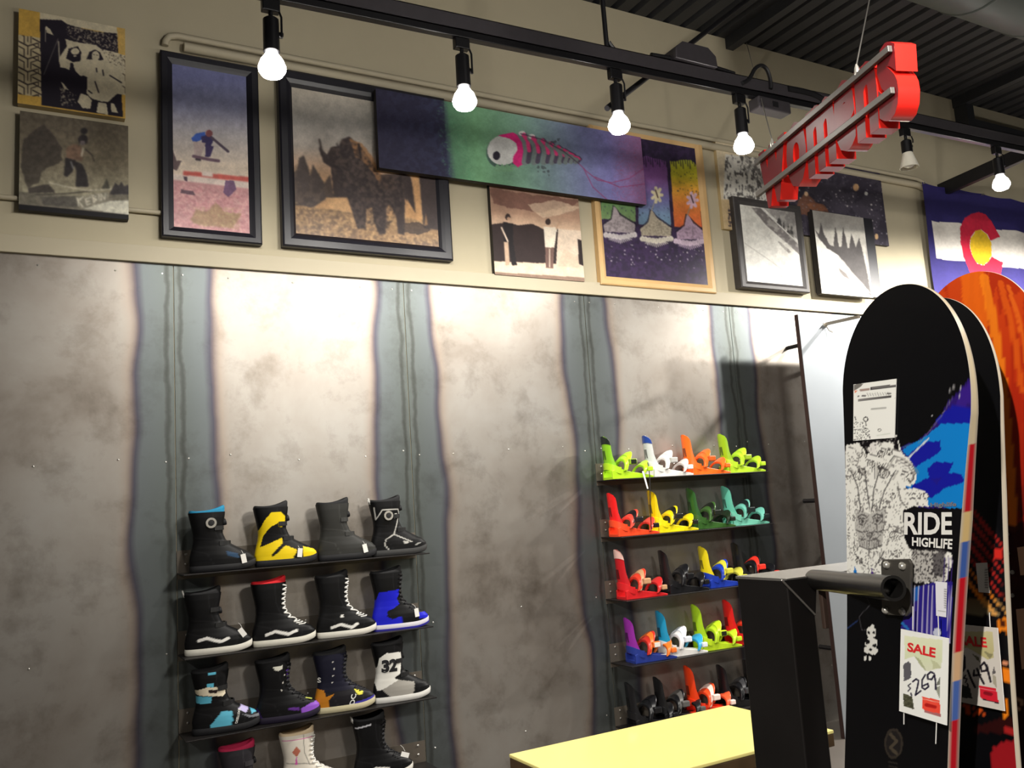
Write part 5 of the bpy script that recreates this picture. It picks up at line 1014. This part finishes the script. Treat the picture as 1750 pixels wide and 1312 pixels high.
def d_card(A):
    A.view(1440, 640, 5.9625); A.poly((60, 56, 58), [(280, 130), (545, 98), (545, 122), (285, 160)]); A.line((200, 196, 190), 7, [(300, 140), (540, 110)]); A.poly((150, 120, 110), [(170, 150), (275, 135), (275, 160), (180, 168)], .8); A.poly((236, 150, 120), [(118, 160), (160, 155), (125, 190)]); A.poly((110, 106, 100), [(115, 105), (185, 85), (210, 95), (150, 150), (118, 160)], .9, .8)
    for x in (160, 215, 470): A.line(INK, 14, [(x-(0 if x == 160 else 14), 222-(x-160)*.09), (x+(2 if x == 160 else 18), 220-(x-160)*.09)])
    for x in range(250, 460, 26): A.line((130, 126, 122), 5, [(x, 195-(x-160)*.05), (x+14, 225-(x-160)*.06)])
    A.poly((70, 66, 66), [(155, 248), (495, 212), (495, 232), (158, 275)]); A.line((190, 186, 180), 4, [(158, 262), (494, 226)]); A.line((150, 148, 144), 15, [(295, 352), (440, 338)], .8); A.line(INK, 4, [(530, 238), (544, 236)])
    A.ring(INK, 235, 455, 22, 10); A.ring((110, 106, 100), 375, 565, 14, 7); A.line(INK, 9, [(125, 430), (135, 460)]); A.line(INK, 9, [(235, 480), (240, 520)])
    A.veins((70, 66, 66), 4, .04, [(110, 480), (200, 480), (290, 590), (290, 660), (110, 670)], .9, 4); A.line((200, 206, 190), 10, [(350, 620), (480, 600)], .6)
plane_card('info_card', [(112, 100), (545, 42), (528, 642), (108, 675)], PL1, 0.003, d_card, b1, (246, 245, 238), m_paper, view=(1440, 640, 5.9625))
plane_card('barcode_sticker', [(630, 188), (700, 194), (694, 404), (634, 394)], PL1, 0.0014, lambda A: [A.view(1420, 940, 3.527)]+[A.line((120, 116, 116), 3, [(684, y), (697, y+1)], .9) for y in range(235, 350, 7)]+[A.line((170, 168, 166), 4, [(645, 365), (690, 370)])], b1, (232, 230, 236), m_paper, view=(1420, 940, 3.527), thick=.0004)
# mounting plate bolted in front of the first board
pl = (PL1[0]+PL1[1]*0.012, PL1[1]); q = [hitP(u, v, *pl) for u, v in ((1508, 956), (1552, 955), (1556, 962), (1555, 1046), (1549, 1053), (1512, 1050), (1507, 1044), (1505, 962))]
MB().rings([[tuple(p) for p in q], [tuple(p-PL1[1]*0.006) for p in q]]).build('mount_plate', mat('mount_plate_steel', (96, 92, 86), .4, metal=.6), t, bevel=.0015)
for u, v in ((1516, 965), (1543, 967), (1514, 1042), (1543, 1044)):
    MB().lathe([(0.007, 0), (0.007, 0.003), (0.004, 0.006)], tuple(hitP(u, v, *pl)), tuple(PL1[1]), 10).build('mount_bolt', m_chrome, t, smooth=True)
def d_b2(A):
    A.view(1420, 940, 3.527)
    R2, O2, Y2 = (216, 44, 36), (236, 130, 26), (226, 196, 120)
    for k in range(7):
        y = -60+k*75; A.line((190, 40, 34) if k < 5 else O2, 30, [(1090, y+120), (960, y-40), (800, y-230)], .95, .6)
    A.grad([(290, (196, 150, 90)), (400, (232, 214, 160))], 'y', [(780, 300), (1090, 280), (1090, 390), (780, 390)], .5); A.poly((15, 14, 18), [(780, 390), (1100, 390), (1100, 460), (780, 460)])
    for k in range(7): A.line((15, 14, 18), 32, [(1120, -60+k*75+80), (960, -60+k*75-85), (800, -60+k*75-280)], 1, .6)
    A.ell(R2, 1010, 20, 26, 32, 1, 1); A.poly(O2, [(1005, 410), (1100, 405), (1100, 492), (1010, 490)], 1, 1.5); A.poly((60, 20, 14), [(1025, 430), (1045, 430), (1045, 460), (1025, 460)], .9, .5); A.line((226, 150, 110), 10, [(1030, 680), (1080, 680)]); A.poly(O2, [(1025, 715), (1100, 725), (1100, 795), (1030, 780)], 1, .6); A.poly(O2, [(1035, 890), (1060, 900), (1075, 1000), (1040, 1010)], 1, .6); A.poly((190, 70, 24), [(800, 930), (835, 930), (840, 990), (815, 985)], 1, .5); A.poly((196, 76, 26), [(850, 945), (880, 960), (905, 940), (915, 970), (945, 980), (930, 1000), (900, 980), (860, 1000), (870, 970)], 1, .4)
    A.poly((70, 16, 14), [(860, 1060), (1100, 1000), (1110, 1110), (870, 1100)], .6, 2); A.poly((170, 26, 34), [(960, 1220), (1010, 1160), (1130, 1140), (1130, 1400), (980, 1400)], .9, 2); A.poly((200, 40, 40), [(1040, 1060), (1120, 1090), (1120, 1120), (1050, 1100)], .8, 1)
b2, PL2 = snowboard('black snowboard with red diagonal stripes and orange shapes low down', (.852, -3.388, 1.168, -.162, .025, .056), d_b2, [(0, 2, (196, 184, 164))], 0.012, 200, 48)
plane_card('barcode_sticker', [(873, 78), (942, 74), (957, 258), (890, 252)], PL2, 0.0014, lambda A: [A.view(1420, 940, 3.527)]+[A.line((90, 86, 84), 3, [(928, y), (945, y+1)], .9) for y in range(110, 235, 7)], b2, (206, 200, 192), m_paper, view=(1420, 940, 3.527), thick=.0004)
def d_b3(A):
    A.view(1420, 460, 3.857)
    A.grad([(40, (216, 74, 22)), (900, (196, 48, 18)), (1500, (120, 26, 16)), (1900, (48, 14, 14))], 'y'); A.veins((168, 34, 16), 22, .06, None, .55, 3, 7)  # downward darkening is shading put into the board's orange
    for c, w, p in (((246, 112, 22), 150, [(930, 40), (960, 400), (1010, 900), (1080, 1700)]), ((255, 138, 28), 62, [(1010, 60), (1080, 400), (1140, 800), (1180, 1312), (1200, 1700)]), ((232, 96, 24), 40, [(1120, 90), (1200, 400), (1260, 800)]), ((240, 110, 30), 26, [(1170, 110), (1240, 330), (1290, 600)])): A.line(c, w, p, .85, 1.5)
    A.poly((44, 12, 14), [(1080, 1750), (1400, 1600), (1400, 3400), (1000, 3400)], .85, 4, 12)  # dark lower patch continues the painted shading
    A.view(1630, 880, 3.033); A.ell((190, 150, 120), 330, 975, 26, 34, .9); A.ell((60, 20, 18), 330, 975, 15, 20)
b3, PL3 = snowboard('bright orange snowboard with flame-like streaks in front of the flag', (1.05, -3.308, 1.239, -.113, -.087, .231), d_b3, [(0, 2, (214, 206, 190))], 0.012, 200, 48)
for q in ([(328, 168), (380, 160), (385, 310), (345, 312)], [(322, 488), (390, 480), (400, 790), (352, 800)]): plane_card('info_sticker', q, PL3, 0.0016, lambda A: None, b3, (206, 160, 132), m_paper, view=(1630, 880, 3.033), thick=.0004)
for u, v in ((278, 98), (282, 196), (306, 295), (306, 415)):
    MB().lathe([(0.004, 0), (0.004, 0.003)], tuple(hitP(1630+u/3.033, 880+v/3.033, PL3[0]+PL3[1]*.001, PL3[1])), tuple(PL3[1]), 8).build('insert_bolt', m_chrome, b3)
# ------------------------------------------------------------------ SALE tags on strings
def sale(label, quad, plane, off, price, word, strings, dim):
    V = (1530, 1060, 6.905); O, n = plane
    c = hitP(V[0]+sum(a for a, b in quad)/4/V[2], V[1]+sum(b for a, b in quad)/4/V[2], np.asarray(O)+n*off, n)
    t = thing('sale_tag', label, 'price tag', tuple(c))
    x0 = quad[0][0]-65 if dim == 0 else quad[0][0]-745; 
    def draw(A):
        A.view(*V)
        if dim == 0:
            A.grad([(150, (238, 240, 206)), (460, (222, 228, 190)), (600, (226, 226, 200))], 'y', [(110, 180), (560, 230), (545, 560), (370, 600), (220, 420), (110, 460)]); A.poly((176, 180, 140), [(220, 410), (300, 470), (370, 600), (300, 540)], .9, 1); A.poly((190, 192, 150), [(420, 460), (500, 500), (545, 560), (450, 570)], .7, 2)
            A.poly((96, 94, 100), [(100, 520), (150, 480), (190, 510), (185, 680), (100, 720)], 1, 1.2); A.poly((92, 92, 70), [(95, 855), (200, 900), (222, 1050), (98, 1010)], 1, .6); A.speck((60, 60, 44), 2, .55, [(95, 855), (200, 900), (222, 1050), (98, 1010)], .8, 3); A.poly((120, 122, 110), [(525, 660), (530, 760), (485, 760)]); A.poly((150, 152, 136), [(530, 770), (525, 930), (470, 790)], .9)
            A.poly((250, 80, 60), [(316, 898), (525, 940), (535, 1140), (345, 1080), (345, 1055), (322, 1040)]); A.poly((180, 110, 110), [(345, 1055), (535, 1105), (535, 1140), (345, 1082)]); A.line((255, 190, 170), 8, [(322, 925), (522, 968)]); A.line((170, 16, 14), 40, [(365, 995), (470, 1020)], .8)
            for w, p in ((13, [(180, 745), (150, 770), (180, 800), (150, 835)]), (17, [(185, 860), (192, 885)]), (19, [(208, 720), (245, 690), (275, 710), (265, 770), (238, 880), (300, 830)]), (19, [(355, 640), (318, 700), (315, 790), (350, 815), (392, 780), (385, 745), (330, 770)]), (21, [(455, 625), (420, 605), (380, 640), (385, 690), (430, 695), (462, 640), (475, 720), (478, 810)])): A.line((30, 24, 48), w, p)
        else:
            A.grad([(100, (206, 196, 150)), (400, (190, 180, 128))], 'y', [(770, 130), (1150, 130), (1165, 440), (1090, 460), (850, 320), (765, 330)]); A.poly((100, 96, 70), [(900, 380), (980, 430), (1010, 500), (950, 450)], .9, 1); A.poly((130, 124, 90), [(1040, 360), (1150, 400), (1120, 460)], .8, 1.5)
            A.poly((42, 40, 46), [(745, 420), (800, 370), (832, 430), (830, 570), (790, 620), (745, 600)], 1, .8); A.poly((60, 62, 60), [(765, 750), (880, 790), (912, 925), (780, 905)], 1, .5); A.poly((96, 90, 90), [(1165, 540), (1185, 620), (1140, 640)]); A.poly((160, 152, 130), [(1150, 640), (1185, 660), (1200, 800), (1150, 740)], .8)
            A.poly((214, 30, 50), [(988, 768), (1190, 800), (1222, 978), (1030, 930), (1005, 900)]); A.poly((60, 34, 44), [(1028, 922), (1222, 968), (1220, 982), (1030, 938)]); A.line((236, 120, 130), 8, [(1005, 800), (1185, 830)]); A.line((120, 10, 24), 40, [(1060, 855), (1130, 870)], .8)
            for w, p in ((15, [(830, 645), (808, 680), (845, 690), (830, 730)]), (18, [(850, 745), (862, 780)]), (26, [(855, 590), (890, 680), (940, 785)]), (24, [(930, 590), (925, 650), (1005, 640)]), (26, [(965, 570), (1000, 660), (1045, 745)]), (25, [(1075, 540), (1050, 495), (1005, 540), (1020, 600), (1080, 590), (1080, 530), (1100, 620), (1125, 720)])): A.line((26, 20, 30), w, p)
    plane_card('tag_print', quad, plane, off, draw, t, (246, 246, 240) if dim == 0 else (214, 206, 196), m_paper, view=V)  # second tag's white drawn dimmer, its shade put into the paper colour
    text_quad('SALE', word, plane, off+0.0006, 'lettering', m_red, t, .035, V)
    for (a, b), (c2, d2) in strings:
        p, q = [hitP(V[0]+x/V[2], V[1]+y/V[2], np.asarray(O)+n*(off+(0.0 if i else -.001)), n) for i, (x, y) in enumerate(((a, b), (c2, d2)))]
        MB().tube([tuple(p-n*.004), tuple(q-n*.004)], 0.0009, 5).build('string', m_tagp, t)
sale('white SALE tag with 269 handwritten on the front snowboard', [(65, 100), (628, 212), (605, 1238), (45, 1068)], PL1, 0.02, '269', [(145, 255), (478, 325), (472, 442), (140, 362)], [((185, 110), (185, -160)), ((490, 180), (482, -60)), ((80, 1080), (80, 1230)), ((465, 1190), (455, 1460))], 0)
sale('white SALE tag with 149 handwritten on the second snowboard', [(690, 40), (1205, 88), (1290, 1070), (690, 945)], PL2, 0.012, '149', [(758, 170), (1072, 200), (1085, 322), (762, 288)], [((1100, 80), (1090, -90))], 1)

# ================================================================== RED HANGING SIGN
Rr = np.array([2.020, -2.640, 3.030]); Ll = np.array([2.330, -1.690, 3.030])
dv = Rr-Ll; SL = np.linalg.norm(dv); dv = dv/SL; nb = np.array([-dv[1], dv[0], 0.0])
if nb[0] < 0: nb = -nb                 # away from the reader
up = np.array([0, 0, 1.0])
m_red_r = mat('sign_red_enamel', (226, 42, 34), 0.18, vary=0.03, coat=0.5); m_red_f = mat('sign_red_face', (104, 14, 22), 0.35, vary=0.05)
m_rail = mat('sign_rail_grey', (112, 108, 104), 0.4, metal=0.6)
t = thing('hanging_sign', 'red script sign of thick letters hung on two grey rails by wires', 'sign', tuple((Rr+Ll)/2-up*.14))
word = 'womens'; datas = [text_data(c, 0.05, 0.18, 0.001) for c in word]; datas2 = [text_data(c, 0.05, 0.18) for c in word]
wid = [d[0][:, 0].max()-d[0][:, 0].min() for d in datas2]; tot = sum(wid); gap = -0.006; LEN = SL*1.03; kx = (LEN-gap*5)/tot
hmax = max(d[0][:, 1].max()-d[0][:, 1].min() for d in datas2); HH = 0.28; s0 = -0.02
for (v, fc), (v2, f2), w in zip(datas, datas2, wid):
    y0 = v2[:, 1].min(); x0 = v2[:, 0].min(); 
    def pt(a, b, e): return tuple(Ll+dv*(s0+(a-x0)*kx)+up*((b-y0)/hmax*HH-HH*.5-.02)+nb*e)
    L_ = MB().add([pt(a, b, 0.085 if c > 0 else 0.0) for a, b, c in v], fc).build('letter', m_red_r, t, smooth=True)
    MB().add([pt(a, b, -0.001) for a, b, _ in v2], f2).build('letter_face', m_red_f, L_, off=tuple(t.location))
    s0 += w*kx+gap
for dz, a0, a1 in ((0.076, -0.03, SL*1.0), (-0.072, -0.05, SL*.985)):
    a, b = Ll+dv*a0+up*dz-nb*0.012, Ll+dv*a1+up*dz-nb*0.012; MB().bar(tuple(a), tuple(b), 0.018, 0.024).build('rail', m_rail, t, bevel=.002)
m_wire = mat('wire_steel', (190, 186, 178), 0.35, metal=0.8)
e1 = hitZ(1276, 74, ZC-0.09)
for fr, end in ((0.135, (float(e1[0]), float(e1[1]), ZC-0.09)), (0.80, None)):
    a = Ll+dv*SL*fr+up*0.088-nb*.012
    if end is None: q = hitZ(1545, -300, ZC); end = (float(q[0]), float(q[1]), ZC)
    MB().tube([tuple(a+up*.03), end], 0.0028, 6).build('wire', m_wire, t); MB().lathe([(0.010, -0.008), (0.012, 0.0), (0.009, 0.02), (0.003, 0.036)], tuple(a), n=10).build('wire_clamp', m_chrome, t, smooth=True)
for o in bpy.data.objects:
    if '_w' in o: del o['_w']
